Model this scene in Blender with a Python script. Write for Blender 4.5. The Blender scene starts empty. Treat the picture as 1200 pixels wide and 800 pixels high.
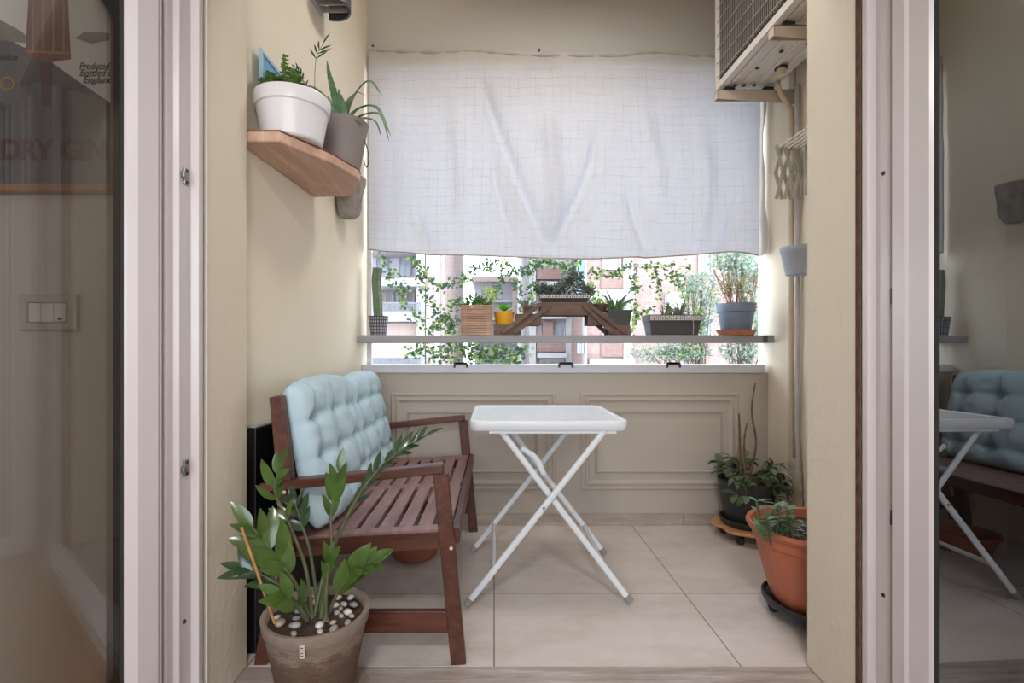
import bpy, bmesh, math, random
from mathutils import Vector, Matrix, noise
V = Vector
PI = math.pi
rnd = random.Random(7)
sc = bpy.context.scene
COL = sc.collection

# ------------------------------------------------------------------ camera
F, CX, HY, H = 580.0, 579.0, 408.0, 1.05      # focal length in pixels of a 1200 x 800 frame
def P(px, py, y):
    """the point at depth y that the photograph shows at px, py"""
    return V(((px - CX) / F * y, y, H - (py - HY) / F * y))

cd = bpy.data.cameras.new('camera')
cam = bpy.data.objects.new('camera', cd)
COL.objects.link(cam)
cam.location = (0, 0, H)
cam.rotation_euler = (PI / 2, 0, 0)
cd.sensor_width = 36
cd.lens = F / 1200 * 36
cd.shift_x = (600 - CX) / 1200
cd.shift_y = (HY - 400) / 1200
cd.clip_start = 0.02
cd.clip_end = 400
sc.camera = cam
sc.view_settings.view_transform = 'Standard'
sc.view_settings.look = 'None'
sc.view_settings.gamma = 1
sc.view_settings.use_curve_mapping = False
sc.view_settings.exposure = 0.0

# ------------------------------------------------------------------ materials
def lin(c):
    out = []
    for v in c:
        v /= 255.0
        out.append(v / 12.92 if v <= 0.04045 else ((v + 0.055) / 1.055) ** 2.4)
    return tuple(out) + (1.0,)

class NT:
    def __init__(s, name):
        s.m = bpy.data.materials.new(name)
        s.m.use_nodes = True
        s.t = s.m.node_tree
        s.t.nodes.clear()
        s.out = s.t.nodes.new('ShaderNodeOutputMaterial')
    def n(s, kind, **kw):
        nd = s.t.nodes.new('ShaderNode' + kind)
        for k, v in kw.items():
            if k.startswith('i_'):
                nd.inputs[k[2:].replace('_', ' ')].default_value = v
            else:
                setattr(nd, k, v)
        return nd
    def l(s, a, b):
        s.t.links.new(a, b)
    def math(s, op, a, b=None, c=None):
        nd = s.n('Math', operation=op)
        for i, x in enumerate((a, b, c)):
            if x is None:
                continue
            if isinstance(x, (int, float)):
                nd.inputs[i].default_value = x
            else:
                s.l(x, nd.inputs[i])
        return nd.outputs[0]
    def mix(s, fac, a, b, mode='MIX'):
        nd = s.n('Mix', data_type='RGBA', blend_type=mode)
        for sock, x in ((nd.inputs[0], fac), (nd.inputs[6], a), (nd.inputs[7], b)):
            if isinstance(x, (int, float, tuple)):
                sock.default_value = x
            else:
                s.l(x, sock)
        return nd.outputs[2]
    def ramp(s, fac, stops):
        nd = s.n('ValToRGB')
        el = nd.color_ramp.elements
        while len(el) < len(stops):
            el.new(0.5)
        for e, (p, c) in zip(el, stops):
            e.position = p
            e.color = c
        s.l(fac, nd.inputs[0])
        return nd.outputs[0]
    def coord(s, scale=(1, 1, 1), kind='Object'):
        tc = s.n('TexCoord')
        mp = s.n('Mapping')
        mp.inputs['Scale'].default_value = scale
        s.l(tc.outputs[kind], mp.inputs[0])
        return mp.outputs[0]
    def noise(s, vec, scale, detail=4, rough=0.55):
        nd = s.n('TexNoise')
        nd.inputs['Scale'].default_value = scale
        nd.inputs['Detail'].default_value = detail
        nd.inputs['Roughness'].default_value = rough
        s.l(vec, nd.inputs['Vector'])
        return nd.outputs[0]

def shade(c, k):
    return tuple(min(1.0, x * k) for x in c[:3]) + (1.0,)

MATS = {}
def pm(name, rgb, rough=0.5, var=0.12, scale=6.0, bump=0.0, bscale=60.0, stretch=(1, 1, 1), metallic=0.0,
       spec=0.5, rgb2=None, trans=0.0, coat=0.0):
    """principled material: a colour broken up by noise, optional bump and some light let through (leaves)"""
    if name in MATS:
        return MATS[name]
    k = NT(name)
    b = k.n('BsdfPrincipled')
    vec = k.coord(stretch)
    a = lin(rgb)
    c2 = lin(rgb2) if rgb2 else shade(a, 1 - 2 * var)
    f = k.noise(vec, scale)
    col = k.ramp(f, [(0.3, c2), (0.7, a if rgb2 else shade(a, 1 + var * 0.5))])
    k.l(col, b.inputs['Base Color'])
    b.inputs['Roughness'].default_value = rough
    b.inputs['Metallic'].default_value = metallic
    b.inputs['Specular IOR Level'].default_value = spec
    b.inputs['Coat Weight'].default_value = coat
    if bump:
        bn = k.n('Bump')
        bn.inputs['Strength'].default_value = bump
        bn.inputs['Distance'].default_value = 0.01
        k.l(k.noise(vec, bscale, 5), bn.inputs['Height'])
        k.l(bn.outputs[0], b.inputs['Normal'])
    if trans:
        t = k.n('BsdfTranslucent')
        k.l(col, t.inputs[0])
        ms = k.n('MixShader')
        ms.inputs[0].default_value = trans
        k.l(b.outputs[0], ms.inputs[1])
        k.l(t.outputs[0], ms.inputs[2])
        k.l(ms.outputs[0], k.out.inputs[0])
    else:
        k.l(b.outputs[0], k.out.inputs[0])
    MATS[name] = k.m
    return k.m

def wood(name, dark, light, rough=0.5, scale=3.0, stretch=(14, 1, 14), spec=0.4):
    if name in MATS:
        return MATS[name]
    k = NT(name)
    b = k.n('BsdfPrincipled')
    vec = k.coord(stretch)
    f1 = k.noise(vec, scale, 6, 0.6)
    f2 = k.noise(vec, scale * 5, 4, 0.7)
    f = k.math('ADD', k.math('MULTIPLY', f1, 0.7), k.math('MULTIPLY', f2, 0.3))
    k.l(k.ramp(f, [(0.32, lin(dark)), (0.52, lin(tuple((x + y) / 2 for x, y in zip(dark, light)))), (0.68, lin(light))]), b.inputs['Base Color'])
    b.inputs['Roughness'].default_value = rough
    b.inputs['Specular IOR Level'].default_value = spec
    bn = k.n('Bump')
    bn.inputs['Strength'].default_value = 0.15
    bn.inputs['Distance'].default_value = 0.004
    k.l(f2, bn.inputs['Height'])
    k.l(bn.outputs[0], b.inputs['Normal'])
    k.l(b.outputs[0], k.out.inputs[0])
    MATS[name] = k.m
    return k.m

def glass_mat(name, boost=2.0, tint=(0.93, 0.94, 0.93, 1)):
    """insulating glass: several surfaces reflect, so the Fresnel share is a multiple of one surface's"""
    k = NT(name)
    fr = k.n('Fresnel')
    fr.inputs[0].default_value = 1.5
    fac = k.math('MINIMUM', k.math('MULTIPLY', fr.outputs[0], boost), 1.0)
    t = k.n('BsdfTransparent')
    t.inputs[0].default_value = tint
    g = k.n('BsdfGlossy')
    g.inputs['Roughness'].default_value = 0.0
    g.inputs['Color'].default_value = (0.95, 0.97, 1, 1)
    ms = k.n('MixShader')
    k.l(fac, ms.inputs[0])
    k.l(t.outputs[0], ms.inputs[1])
    k.l(g.outputs[0], ms.inputs[2])
    k.l(ms.outputs[0], k.out.inputs[0])
    MATS[name] = k.m
    return k.m

def tile_mat():
    k = NT('floor_tiles')
    tc = k.n('TexCoord')
    sp = k.n('SeparateXYZ')
    k.l(tc.outputs['Object'], sp.inputs[0])
    T = 0.816
    def line(v, off):
        m = k.math('FLOORED_MODULO', k.math('ADD', v, T / 2 - off), T)
        return k.math('LESS_THAN', k.math('ABSOLUTE', k.math('SUBTRACT', m, T / 2)), 0.0022)
    g = k.math('MAXIMUM', line(sp.outputs[0], 0.0), line(sp.outputs[1], 2.122))
    n1 = k.noise(k.coord((1, 2.2, 1)), 2.2, 6, 0.6)
    n2 = k.noise(k.coord((1, 1.6, 1)), 11, 6, 0.7)
    f = k.math('ADD', k.math('MULTIPLY', n1, 0.65), k.math('MULTIPLY', n2, 0.35))
    col = k.ramp(f, [(0.3, lin((188, 175, 166))), (0.5, lin((207, 196, 189))), (0.7, lin((217, 208, 203)))])
    col = k.mix(g, col, lin((112, 98, 86)))
    b = k.n('BsdfPrincipled')
    k.l(col, b.inputs['Base Color'])
    k.l(k.math('ADD', k.math('MULTIPLY', n2, 0.2), 0.28), b.inputs['Roughness'])
    k.l(b.outputs[0], k.out.inputs[0])
    return k.m

def plaster(name, rgb, bump=0.12, rough=0.85):
    return pm(name, rgb, rough, var=0.03, scale=1.3, bump=bump, bscale=38, spec=0.25)

def brick_mat(name, a, b_, mortar, scale):
    k = NT(name)
    br = k.n('TexBrick')
    br.inputs['Color1'].default_value = lin(a)
    br.inputs['Color2'].default_value = lin(b_)
    br.inputs['Mortar'].default_value = lin(mortar)
    br.inputs['Scale'].default_value = scale
    br.inputs['Mortar Size'].default_value = 0.012
    mp = k.n('Mapping')
    mp.inputs['Rotation'].default_value = (PI / 2, 0, 0)
    tc = k.n('TexCoord')
    k.l(tc.outputs['Object'], mp.inputs[0])
    k.l(mp.outputs[0], br.inputs['Vector'])
    b = k.n('BsdfPrincipled')
    b.inputs['Roughness'].default_value = 0.9
    k.l(br.outputs[0], b.inputs['Base Color'])
    k.l(b.outputs[0], k.out.inputs[0])
    return k.m

# ------------------------------------------------------------------ mesh builder
class MB:
    def __init__(s):
        s.v = []; s.f = []; s.mi = []
    def face(s, idx, mi=0):
        s.f.append(tuple(idx)); s.mi.append(mi)
    def add(s, pts):
        i = len(s.v)
        s.v.extend(V(p) for p in pts)
        return i
    def box(s, a, b, mi=0):
        x0, y0, z0 = (min(a[i], b[i]) for i in range(3))
        x1, y1, z1 = (max(a[i], b[i]) for i in range(3))
        i = s.add([(x0, y0, z0), (x1, y0, z0), (x1, y1, z0), (x0, y1, z0), (x0, y0, z1), (x1, y0, z1), (x1, y1, z1), (x0, y1, z1)])
        for q in ((0, 3, 2, 1), (4, 5, 6, 7), (0, 1, 5, 4), (1, 2, 6, 5), (2, 3, 7, 6), (3, 0, 4, 7)):
            s.face([i + k for k in q], mi)
        return s
    def bar(s, a, b, w, h, up=(0, 0, 1), mi=0):
        """a straight bar of rectangular section from a to b; w across, h along up"""
        a, b = V(a), V(b)
        d = (b - a).normalized()
        side = d.cross(V(up)).normalized()
        u = side.cross(d).normalized()
        i = s.add([p + side * sx * w / 2 + u * sz * h / 2 for p in (a, b) for sx, sz in ((-1, -1), (1, -1), (1, 1), (-1, 1))])
        for q in ((0, 1, 2, 3), (7, 6, 5, 4), (0, 4, 5, 1), (1, 5, 6, 2), (2, 6, 7, 3), (3, 7, 4, 0)):
            s.face([i + k for k in q], mi)
        return s
    def prism(s, poly, z0, z1, mi=0):
        """polygon in x, y extruded in z"""
        n = len(poly)
        i = s.add([(x, y, z0) for x, y in poly] + [(x, y, z1) for x, y in poly])
        s.face([i + k for k in reversed(range(n))], mi)
        s.face([i + n + k for k in range(n)], mi)
        for k in range(n):
            j = (k + 1) % n
            s.face([i + k, i + j, i + n + j, i + n + k], mi)
        return s
    def loops(s, loops, closed=True, cap=True, mi=0):
        """connect loops of the same number of points"""
        n = len(loops[0])
        i = s.add([p for lp in loops for p in lp])
        for a in range(len(loops) - 1):
            for k in range(n if closed else n - 1):
                j = (k + 1) % n
                s.face([i + a * n + k, i + a * n + j, i + (a + 1) * n + j, i + (a + 1) * n + k], mi)
        if cap:
            s.face([i + k for k in reversed(range(n))], mi)
            s.face([i + (len(loops) - 1) * n + k for k in range(n)], mi)
        return s
    def tube(s, pts, r, n=8, cap=True, mi=0, flat=None):
        """swept tube; r a number or a list; flat = (normal, ratio) squashes the section along normal"""
        pts = [V(p) for p in pts]
        R = r if isinstance(r, (list, tuple)) else [r] * len(pts)
        t0 = (pts[1] - pts[0]).normalized()
        ref = V((0, 0, 1)) if abs(t0.z) < 0.9 else V((1, 0, 0))
        side = t0.cross(ref).normalized()
        lps = []
        for k, p in enumerate(pts):
            t = (pts[min(k + 1, len(pts) - 1)] - pts[max(k - 1, 0)]).normalized()
            side = (side - t * side.dot(t)).normalized()
            up = t.cross(side)
            lp = []
            for q in range(n):
                a = 2 * PI * q / n
                o = side * math.cos(a) * R[k] + up * math.sin(a) * R[k]
                if flat:
                    nn = V(flat[0]).normalized()
                    o -= nn * o.dot(nn) * (1 - flat[1])
                lp.append(p + o)
            lps.append(lp)
        return s.loops(lps, True, cap, mi)
    def lathe(s, c, prof, n=32, mi=0, sx=1.0, sy=1.0, wob=None):
        """revolve (radius, z) pairs about a vertical axis through c; a radius of 0 closes the end"""
        c = V(c)
        rings = []
        for r, z in prof:
            if r <= 1e-6:
                rings.append([s.add([c + V((0, 0, z))])])
            else:
                pts = []
                for k in range(n):
                    a = 2 * PI * k / n
                    rr = r * (1 + (wob(a, z) if wob else 0))
                    pts.append(c + V((rr * math.cos(a) * sx, rr * math.sin(a) * sy, z)))
                i = s.add(pts)
                rings.append([i + k for k in range(n)])
        for a, b in zip(rings, rings[1:]):
            if len(a) == 1 and len(b) == 1:
                continue
            for k in range(n):
                j = (k + 1) % n
                if len(a) == 1:
                    s.face([a[0], b[j], b[k]], mi)
                elif len(b) == 1:
                    s.face([a[k], a[j], b[0]], mi)
                else:
                    s.face([a[k], a[j], b[j], b[k]], mi)
        return s
    def leaf(s, base, d, nrm, L, W, bend=0.3, seg=4, fold=0.18, mi=0, tip=1.0, thick=0.0):
        """a folded leaf blade that bends away from nrm"""
        d = V(d).normalized(); nrm = V(nrm)
        nrm = (nrm - d * nrm.dot(d))
        if nrm.length < 1e-4:
            nrm = d.orthogonal()
        nrm.normalize()
        p = V(base)
        side = d.cross(nrm)
        rows = []
        for k in range(seg + 1):
            t = k / seg
            w = W / 2 * (math.sin(PI * min(1, t ** 0.8 * 0.97 + 0.03)) ** 0.8) if k < seg else 0
            rows.append((p.copy(), w, nrm.copy()))
            rot = Matrix.Rotation(-bend / seg, 3, side)
            dd = rot @ d
            p = p + (d + dd) * 0.5 * L / seg
            d = dd; nrm = rot @ nrm
        i0 = s.add([q for p_, w, n_ in rows for q in (p_ - side * w + n_ * fold * w, p_, p_ + side * w + n_ * fold * w)][: 3 * seg])
        it = s.add([rows[-1][0]])
        for k in range(seg - 1):
            a = i0 + 3 * k
            s.face([a, a + 1, a + 4, a + 3], mi)
            s.face([a + 1, a + 2, a + 5, a + 4], mi)
        a = i0 + 3 * (seg - 1)
        s.face([a, a + 1, it], mi); s.face([a + 1, a + 2, it], mi)
        return s
    def blade(s, pts, w0, nrm, thick=0.25, mi=0, teeth=0.0):
        """a fleshy tapering leaf (aloe) along pts: flat on top, rounded below"""
        pts = [V(p) for p in pts]
        n = len(pts)
        lps = []
        for k, p in enumerate(pts):
            t = k / (n - 1)
            d = (pts[min(k + 1, n - 1)] - pts[max(k - 1, 0)]).normalized()
            side = d.cross(V(nrm)).normalized()
            up = side.cross(d).normalized()
            w = max(0.0006, w0 * (1 - t ** 1.6) ** 0.9) / 2
            e = w * (1 + (teeth if k % 2 else 0))
            lps.append([p - side * e, p - side * w * .5 - up * w * thick * 1.6, p + side * w * .5 - up * w * thick * 1.6, p + side * e,
                        p + side * w * .5 + up * w * thick * .1, p - side * w * .5 + up * w * thick * .1])
        return s.loops(lps, True, True, mi)
    def ring(s, x0, x1, z0, z1, prof, fn, mi=0, closed=True):
        """rectangular frame with mitred corners; prof = (inset, out) pairs; fn(x, z, out) gives the point"""
        lps = []
        for (cx, cz, sx, sz) in ((x0, z0, 1, 1), (x1, z0, -1, 1), (x1, z1, -1, -1), (x0, z1, 1, -1)):
            lps.append([fn(cx + sx * i, cz + sz * i, o) for i, o in prof])
        n = len(prof)
        i = s.add([p for lp in lps for p in lp])
        for a in range(4):
            b = (a + 1) % 4
            for k in range(n if closed else n - 1):
                j = (k + 1) % n
                s.face([i + a * n + k, i + b * n + k, i + b * n + j, i + a * n + j], mi)
        return s
    def map(s, fn):
        s.v = [V(fn(p)) for p in s.v]
        return s
    def build(s, name, mats, parent=None, loc=None, smooth=35, bevel=0, bseg=2, recalc=True, subsurf=0):
        """link as ONE object; coordinates are the world's, taken off the root's or the object's own base"""
        org = ORG[parent.name] if parent is not None else V(loc) if loc is not None else V((0, 0, 0))
        me = bpy.data.meshes.new(name)
        me.from_pydata([tuple(p - org) for p in s.v], [], s.f)
        if not isinstance(mats, (list, tuple)):
            mats = [mats]
        for m in mats:
            me.materials.append(m)
        me.polygons.foreach_set('material_index', [min(k, len(mats) - 1) for k in s.mi])
        if recalc:
            bm = bmesh.new(); bm.from_mesh(me)
            bmesh.ops.recalc_face_normals(bm, faces=bm.faces)
            bm.to_mesh(me); bm.free()
        if smooth:
            me.shade_smooth()
            if smooth < 180:
                me.set_sharp_from_angle(angle=math.radians(smooth))
        o = bpy.data.objects.new(name, me)
        COL.objects.link(o)
        if parent is not None:
            o.parent = parent
        else:
            o.location = org
        ORG[o.name] = org
        if bevel:
            md = o.modifiers.new('bevel', 'BEVEL')
            md.width = bevel; md.segments = bseg; md.limit_method = 'ANGLE'; md.angle_limit = math.radians(40)
            md.harden_normals = False
        if subsurf:
            md = o.modifiers.new('subsurf', 'SUBSURF')
            md.levels = md.render_levels = subsurf
        return o
ORG = {}

def tag(o, label, cat, group=None, kind=None):
    o['label'] = label; o['category'] = cat
    if group: o['group'] = group
    if kind: o['kind'] = kind
    return o
def thing(name, loc, label, cat, group=None):
    o = bpy.data.objects.new(name, None)
    o.empty_display_size = 0.05
    COL.objects.link(o)
    o.location = loc
    ORG[o.name] = V(loc)
    return tag(o, label, cat, group)
def structure(o, label=None):
    o['kind'] = 'structure'
    if label: o['label'] = label
    return o
def copy_thing(o, delta, label):
    c = o.copy(); COL.objects.link(c)
    c.location = o.location + V(delta)
    c['label'] = label
    ORG[c.name] = ORG[o.name] + V(delta)
    for ch in list(o.children):
        d = ch.copy(); COL.objects.link(d); d.parent = c
        ORG[d.name] = ORG[c.name]
        for g in list(ch.children):
            e = g.copy(); COL.objects.link(e); e.parent = d
            ORG[e.name] = ORG[c.name]
    return c

def curve(pts, n=6):
    """Catmull-Rom through pts"""
    pts = [V(p) for p in pts]
    q = [pts[0] * 2 - pts[1]] + pts + [pts[-1] * 2 - pts[-2]]
    out = []
    for k in range(1, len(q) - 2):
        for j in range(n):
            t = j / n
            a, b, c, d = q[k - 1], q[k], q[k + 1], q[k + 2]
            out.append(0.5 * ((2 * b) + (c - a) * t + (2 * a - 5 * b + 4 * c - d) * t * t + (3 * b - a - 3 * c + d) * t ** 3))
    out.append(pts[-1])
    return out
def rv(r, s=1.0):
    return V((r.uniform(-s, s), r.uniform(-s, s), r.uniform(-s, s)))
def pot_profile(rt, rb, h, wall=0.006, rim_h=0.03, rim_out=0.006, soil=0.02):
    """outer wall, rolled rim, inner wall down to below the soil"""
    p = [(0, 0), (rb * 0.96, 0), (rb, 0.004)]
    if rim_h:
        f = 1 - rim_h / h
        rr = rb + (rt - rb) * f
        p += [(rr, h - rim_h - 0.002), (rr + rim_out, h - rim_h + 0.002)]
    p += [(rt + rim_out - 0.002, h - 0.003), (rt + rim_out * .5, h), (rt - wall * .6, h), (rt - wall, h - 0.003)]
    f = 1 - (soil + 0.02) / h
    p += [(rb + (rt - rb) * f - wall, h - soil - 0.02)]
    return p
def add_soil(root, c, rt, rb, h, soil=0.02, wall=0.006, seed=1, mat=None, sx=1, sy=1):
    r = rb + (rt - rb) * (1 - soil / h) - wall + 0.001
    m = MB()
    rg = random.Random(seed)
    m.lathe(V(c) + V((0, 0, h - soil)), [(r, 0), (r * .8, .004), (r * .5, .007), (r * .25, .006), (0, .008)], 20, sx=sx, sy=sy,
            wob=lambda a, z: 0.0)
    m.v = [p + V((0, 0, rg.uniform(-.003, .004))) for p in m.v]
    return m.build('soil', mat or MATS['soil'], root, recalc=False)

SKY, LAMP, EXPO, WLAMP, BLAMP = 6.4, 45.0, 0.08, 2.5, 13.5  # sky, added room lamp, exposure, fill in the wall lamp, added balcony lamp
# ------------------------------------------------------------------ shared materials
pm('soil', (70, 52, 42), 0.95, 0.3, 40, 0.5, 90)
cream = plaster('cream_plaster', (230, 220, 200))
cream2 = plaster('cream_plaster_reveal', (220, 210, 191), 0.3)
taupe = plaster('taupe_plaster', (186, 177, 168), 0.03)
greyb = plaster('grey_beam_paint', (186, 182, 177), 0.05)
panelm = plaster('panel_paint', (182, 172, 162), 0.06, 0.6)
whitep = pm('white_upvc', (204, 196, 196), 0.28, 0.02, 3)
ceilm = plaster('ceiling_paint', (232, 228, 222), 0.02)
basem = wood('stone_look_tile', (146, 134, 126), (184, 170, 160), 0.4, 1.6, (3, 14, 14))
marble = wood('striped_marble', (140, 124, 114), (202, 192, 188), 0.22, 1.8, (1.6, 16, 4), 0.6)
darkm = pm('dark_gasket', (42, 42, 42), 0.7, 0.1)
steel = pm('zinc_hardware', (150, 148, 145), 0.35, 0.1, 30, metallic=0.9)
tilem = tile_mat()
glassm = glass_mat('door_glass', 1.3)
glassm2 = glass_mat('door_glass_clean', 5.0)

YB = 2.945                       # inner face of the parapet
YO = 3.06                        # outer edge of the balcony walls
def xl(y):                       # the balcony's side wall runs in a little
    return -0.86 + (y - 1.637) * 0.085 / 1.42

# floors
structure(MB().box((-1.1, 1.637, -0.12), (1.9, YO, 0)).build('floor', tilem, smooth=0))
structure(MB().box((-0.95, 1.30, -0.10), (1.16, 1.637, -0.001)).build('trim_1', marble, smooth=0, bevel=0.003), 'striped stone door threshold')
oakf = wood('parquet', (120, 88, 62), (170, 132, 98), 0.4, 2, (2, 12, 2))
structure(MB().box((-2.6, -2.4, -0.12), (2.5, 1.30, -0.004)).build('floor_inside', oakf, smooth=0))
# room inside, around and behind the camera
structure(MB().box((-2.6, 1.25, 0), (-0.925, 1.41, 2.75)).build('wall_front', taupe, smooth=0))
structure(MB().box((1.15, 1.25, 0), (2.5, 1.41, 2.75)).build('wall_front_inside', taupe, smooth=0))
structure(MB().box((-0.94, 1.25, 2.42), (1.15, 1.637, 2.75)).build('wall_lintel', taupe, smooth=0))
structure(MB().box((-2.7, -2.4, 0), (-2.6, 1.25, 2.75)).build('wall_left_inside', taupe, smooth=0))
structure(MB().box((2.5, -2.4, 0), (2.6, 1.25, 2.75)).build('wall_right_inside', taupe, smooth=0))
b = MB()
for a, c in (((-2.6, -2.5, 0), (-1.7, -2.4, 2.75)), ((1.6, -2.5, 0), (2.5, -2.4, 2.75)), ((-1.7, -2.5, 0), (1.6, -2.4, 0.6)), ((-1.7, -2.5, 2.4), (1.6, -2.4, 2.75))):
    b.box(a, c)
structure(b.build('wall_back', taupe, smooth=0))
structure(MB().box((-2.6, -2.4, 2.75), (2.5, 1.637, 2.85)).build('ceiling', ceilm, smooth=0))
# unseen window added behind the camera to bring daylight in
wf = MB()
wf.ring(-1.7, 1.6, 0.6, 2.4, [(0, 0), (0, .06), (.06, .06), (.06, 0)], lambda x, z, o: V((x, -2.48 + o, z)))
wf.box((-.08, -2.48, .6), (.0, -2.42, 2.4))
structure(wf.build('added_window_1', whitep, smooth=0))

# door reveals, outside part of the wall
structure(MB().box((-2.6, 1.41, 0), (-0.816, 1.637, 3.25)).build('wall_reveal_left', cream2, smooth=0, bevel=0.006), 'cream plastered door reveal beside the leaf with the strike plates')
structure(MB().box((1.033, 1.41, 0), (2.5, 1.637, 3.25)).build('wall_reveal_right', cream2, smooth=0, bevel=0.006))
# balcony walls
structure(MB().prism([(-1.1, 1.637), (xl(1.637), 1.637), (xl(YO), YO), (-1.1, YO)], 0, 3.25).build('wall_left', cream, smooth=0))
structure(MB().prism([(1.9, 1.637), (1.9, YO), (1.633, YO), (1.60, 1.637)], 0, 3.25).build('wall_right', cream, smooth=0))
structure(MB().box((-1.1, 1.637, 3.25), (1.9, YO, 3.35)).build('ceiling_balcony', ceilm, smooth=0))
structure(MB().box((-0.816, 1.42, 2.75), (1.033, 1.637, 3.25)).build('wall_over_door', cream, smooth=0))
structure(MB().box((-0.80, 3.03, 2.745), (1.66, YO + .2, 3.25)).build('wall_header', greyb, smooth=0), 'grey painted beam above the white curtain')
# parapet with its mouldings
structure(MB().box((-0.80, YB, 0), (1.66, YO, 0.905)).build('wall_parapet', panelm, smooth=0), 'low panelled parapet wall under the window ledge')
def moulding(n, px0, px1, py0, py1, w, h):
    a, c = P(px0, py1, YB), P(px1, py0, YB)
    m = MB().ring(a.x, c.x, a.z, c.z, [(0, 0), (0, .4 * h), (.12 * w, .9 * h), (.26 * w, .9 * h), (.36 * w, .35 * h), (.5 * w, .35 * h), (.6 * w, h), (.76 * w, h), (.9 * w, .4 * h), (w, .25 * h), (w, 0)],
                  lambda x, z, o: V((x, YB + .001 - o, z)), closed=False)
    structure(m.build('trim_%d' % n, panelm, smooth=20), 'rectangular moulding on the parapet wall')
moulding(2, 458, 651, 460, 573.5, .058, .013)
moulding(3, 477, 630, 481, 554.5, .018, .010)
moulding(4, 680, 865, 460, 573.5, .058, .013)
moulding(5, 697, 846, 481, 554.5, .018, .010)
# skirting tiles
sk = MB()
xs = [-0.79, -0.43, 0.26, 1.12, 1.62]
for a, c in zip(xs, xs[1:]):
    sk.box((a + .001, YB - .012, 0), (c - .001, YB, 0.069))
structure(sk.build('baseboard_back', basem, smooth=0, bevel=.0015))
# white post at the side of the opening
structure(MB().box((xl(3.0) - .002, 3.035, .95), (-0.752, 3.065, 2.75)).build('trim_6', whitep, smooth=0), 'white upright post at the side of the opening')
# ledge
sillm = pm('grey_sill_paint', (206, 208, 214), 0.45, 0.05, 8)
s = MB().box((-0.783, 2.925, .905), (1.605, 3.08, .952))
structure(s.build('window_sill', sillm, smooth=0, bevel=.003), 'grey painted sill on top of the parapet')

# fixed door frames
FL = [(-.832, 1.411), (-.832, 1.395), (-.818, 1.391), (-.818, 1.372), (-.838, 1.366), (-.838, 1.318), (-.852, 1.312), (-.852, 1.288), (-.94, 1.288), (-.94, 1.411)]
FR = [(1.047, 1.411), (1.047, 1.395), (1.034, 1.391), (1.034, 1.372), (1.054, 1.366), (1.054, 1.318), (1.064, 1.312), (1.064, 1.29), (1.15, 1.29), (1.15, 1.411)]
dl = MB().prism(FL, 0.001, 2.42).build('trim_7', whitep, smooth=20, bevel=.0015)
structure(dl, 'white fixed door frame with two metal strike plates')
dr = MB().prism(list(reversed(FR)), 0.001, 2.42).build('trim_8', whitep, smooth=20, bevel=.0015)
structure(dr, 'white fixed door frame beside the cushion reflection')
structure(MB().prism([(-.838, 1.32), (1.054, 1.32), (1.054, 1.40), (-.838, 1.40)], 0, 0.022).build('trim_9', whitep, smooth=0, bevel=.004), 'white low door threshold bar')
structure(MB().box((1.0305, 1.396, 0), (1.0335, 1.4115, 2.42)).build('trim_10', pm('bare_brown_edge', (96, 66, 48), .9, .3, 30), smooth=0), 'thin bare brown edge between plaster and frame')
structure(MB().box((-.8165, 1.402, 0), (-.8135, 1.4115, 2.42)).build('trim_11', pm('white_sealant', (214, 208, 205), .5, .05, 30), smooth=0), 'thin white sealant line between plaster and frame')
def strike(par, x, y, z, s):
    m = MB().box((x, y - .010, z - .022), (x + s * .004, y + .010, z + .022))
    m.box((x, y - .022, z - .008), (x + s * .010, y - .008, z + .008))
    o = m.build('strike_plate', steel, par, smooth=0, bevel=.0015)
    sb = MB()
    for dz in (-.015, .015):
        sb.lathe((0, 0, 0), [(0, 0), (.0042, 0), (.0036, .002), (0, .002)], 10)
        for k in range(len(sb.v) - 22, len(sb.v)):
            q = sb.v[k]
            sb.v[k] = V((x + s * (.004 + q.z), y + q.x, z + dz + q.y))
    sb.build('screw', darkm, o, smooth=0)
strike(dl, -.838, 1.345, P(218, 207, 1.345).z, 1)
strike(dl, -.838, 1.345, P(218, 548, 1.345).z, 1)
for z in (P(1, 347, 1.32).z, P(1, 605, 1.32).z):
    m = MB().box((1.064, 1.293, z - .02), (1.050, 1.314, z + .02))
    m.build('strike_plate', pm('dark_hardware', (70, 68, 68), .4, .1, 20, metallic=.7), dr, smooth=0, bevel=.002)
for par, x, y, pys, s in ((dl, -.838, 1.34, (728,), 1), (dr, 1.054, 1.34, (203, 697), -1)):
    for py in pys:
        z = P(0, py, y).z
        m = MB().lathe((0, 0, 0), [(0, 0), (.006, 0), (.005, .002), (.002, .002), (.002, .001), (0, .001)], 12)
        m.map(lambda q: V((x + s * q.z, y + q.x, z + q.y))).build('screw', darkm, par, smooth=0)

# opened door leaves
def leaf_door(name, hinge, d, nrm, w, lbl):
    hinge = V((hinge[0], hinge[1], 0)); d = V((d[0], d[1], 0)).normalized(); nrm = V((nrm[0], nrm[1], 0)).normalized()
    fn = lambda x, z, o: hinge + d * x - nrm * o + V((0, 0, z))
    m = MB().ring(0, w, .012, 2.36, [(0, .055), (0, .010), (.012, .010), (.016, 0), (.066, 0), (.072, .004), (.084, .012), (.088, .018), (.088, .046), (.07, .055)], fn)
    o = m.build(name, whitep, smooth=20, loc=hinge)
    structure(o, lbl)
    MB().ring(.086, w - .086, .098, 2.274, [(0, .017), (.009, .019), (.009, .045), (0, .047)], fn).build('gasket', darkm, o, smooth=0)
    g = MB()
    g.loops([[fn(x, z, .020) for x, z in ((.09, .10), (w - .09, .10), (w - .09, 2.27), (.09, 2.27))],
             [fn(x, z, .044) for x, z in ((.09, .10), (w - .09, .10), (w - .09, 2.27), (.09, 2.27))]])
    gl = g.build('glass', glassm, o, smooth=0)
    return o
th = math.radians(70)
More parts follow.
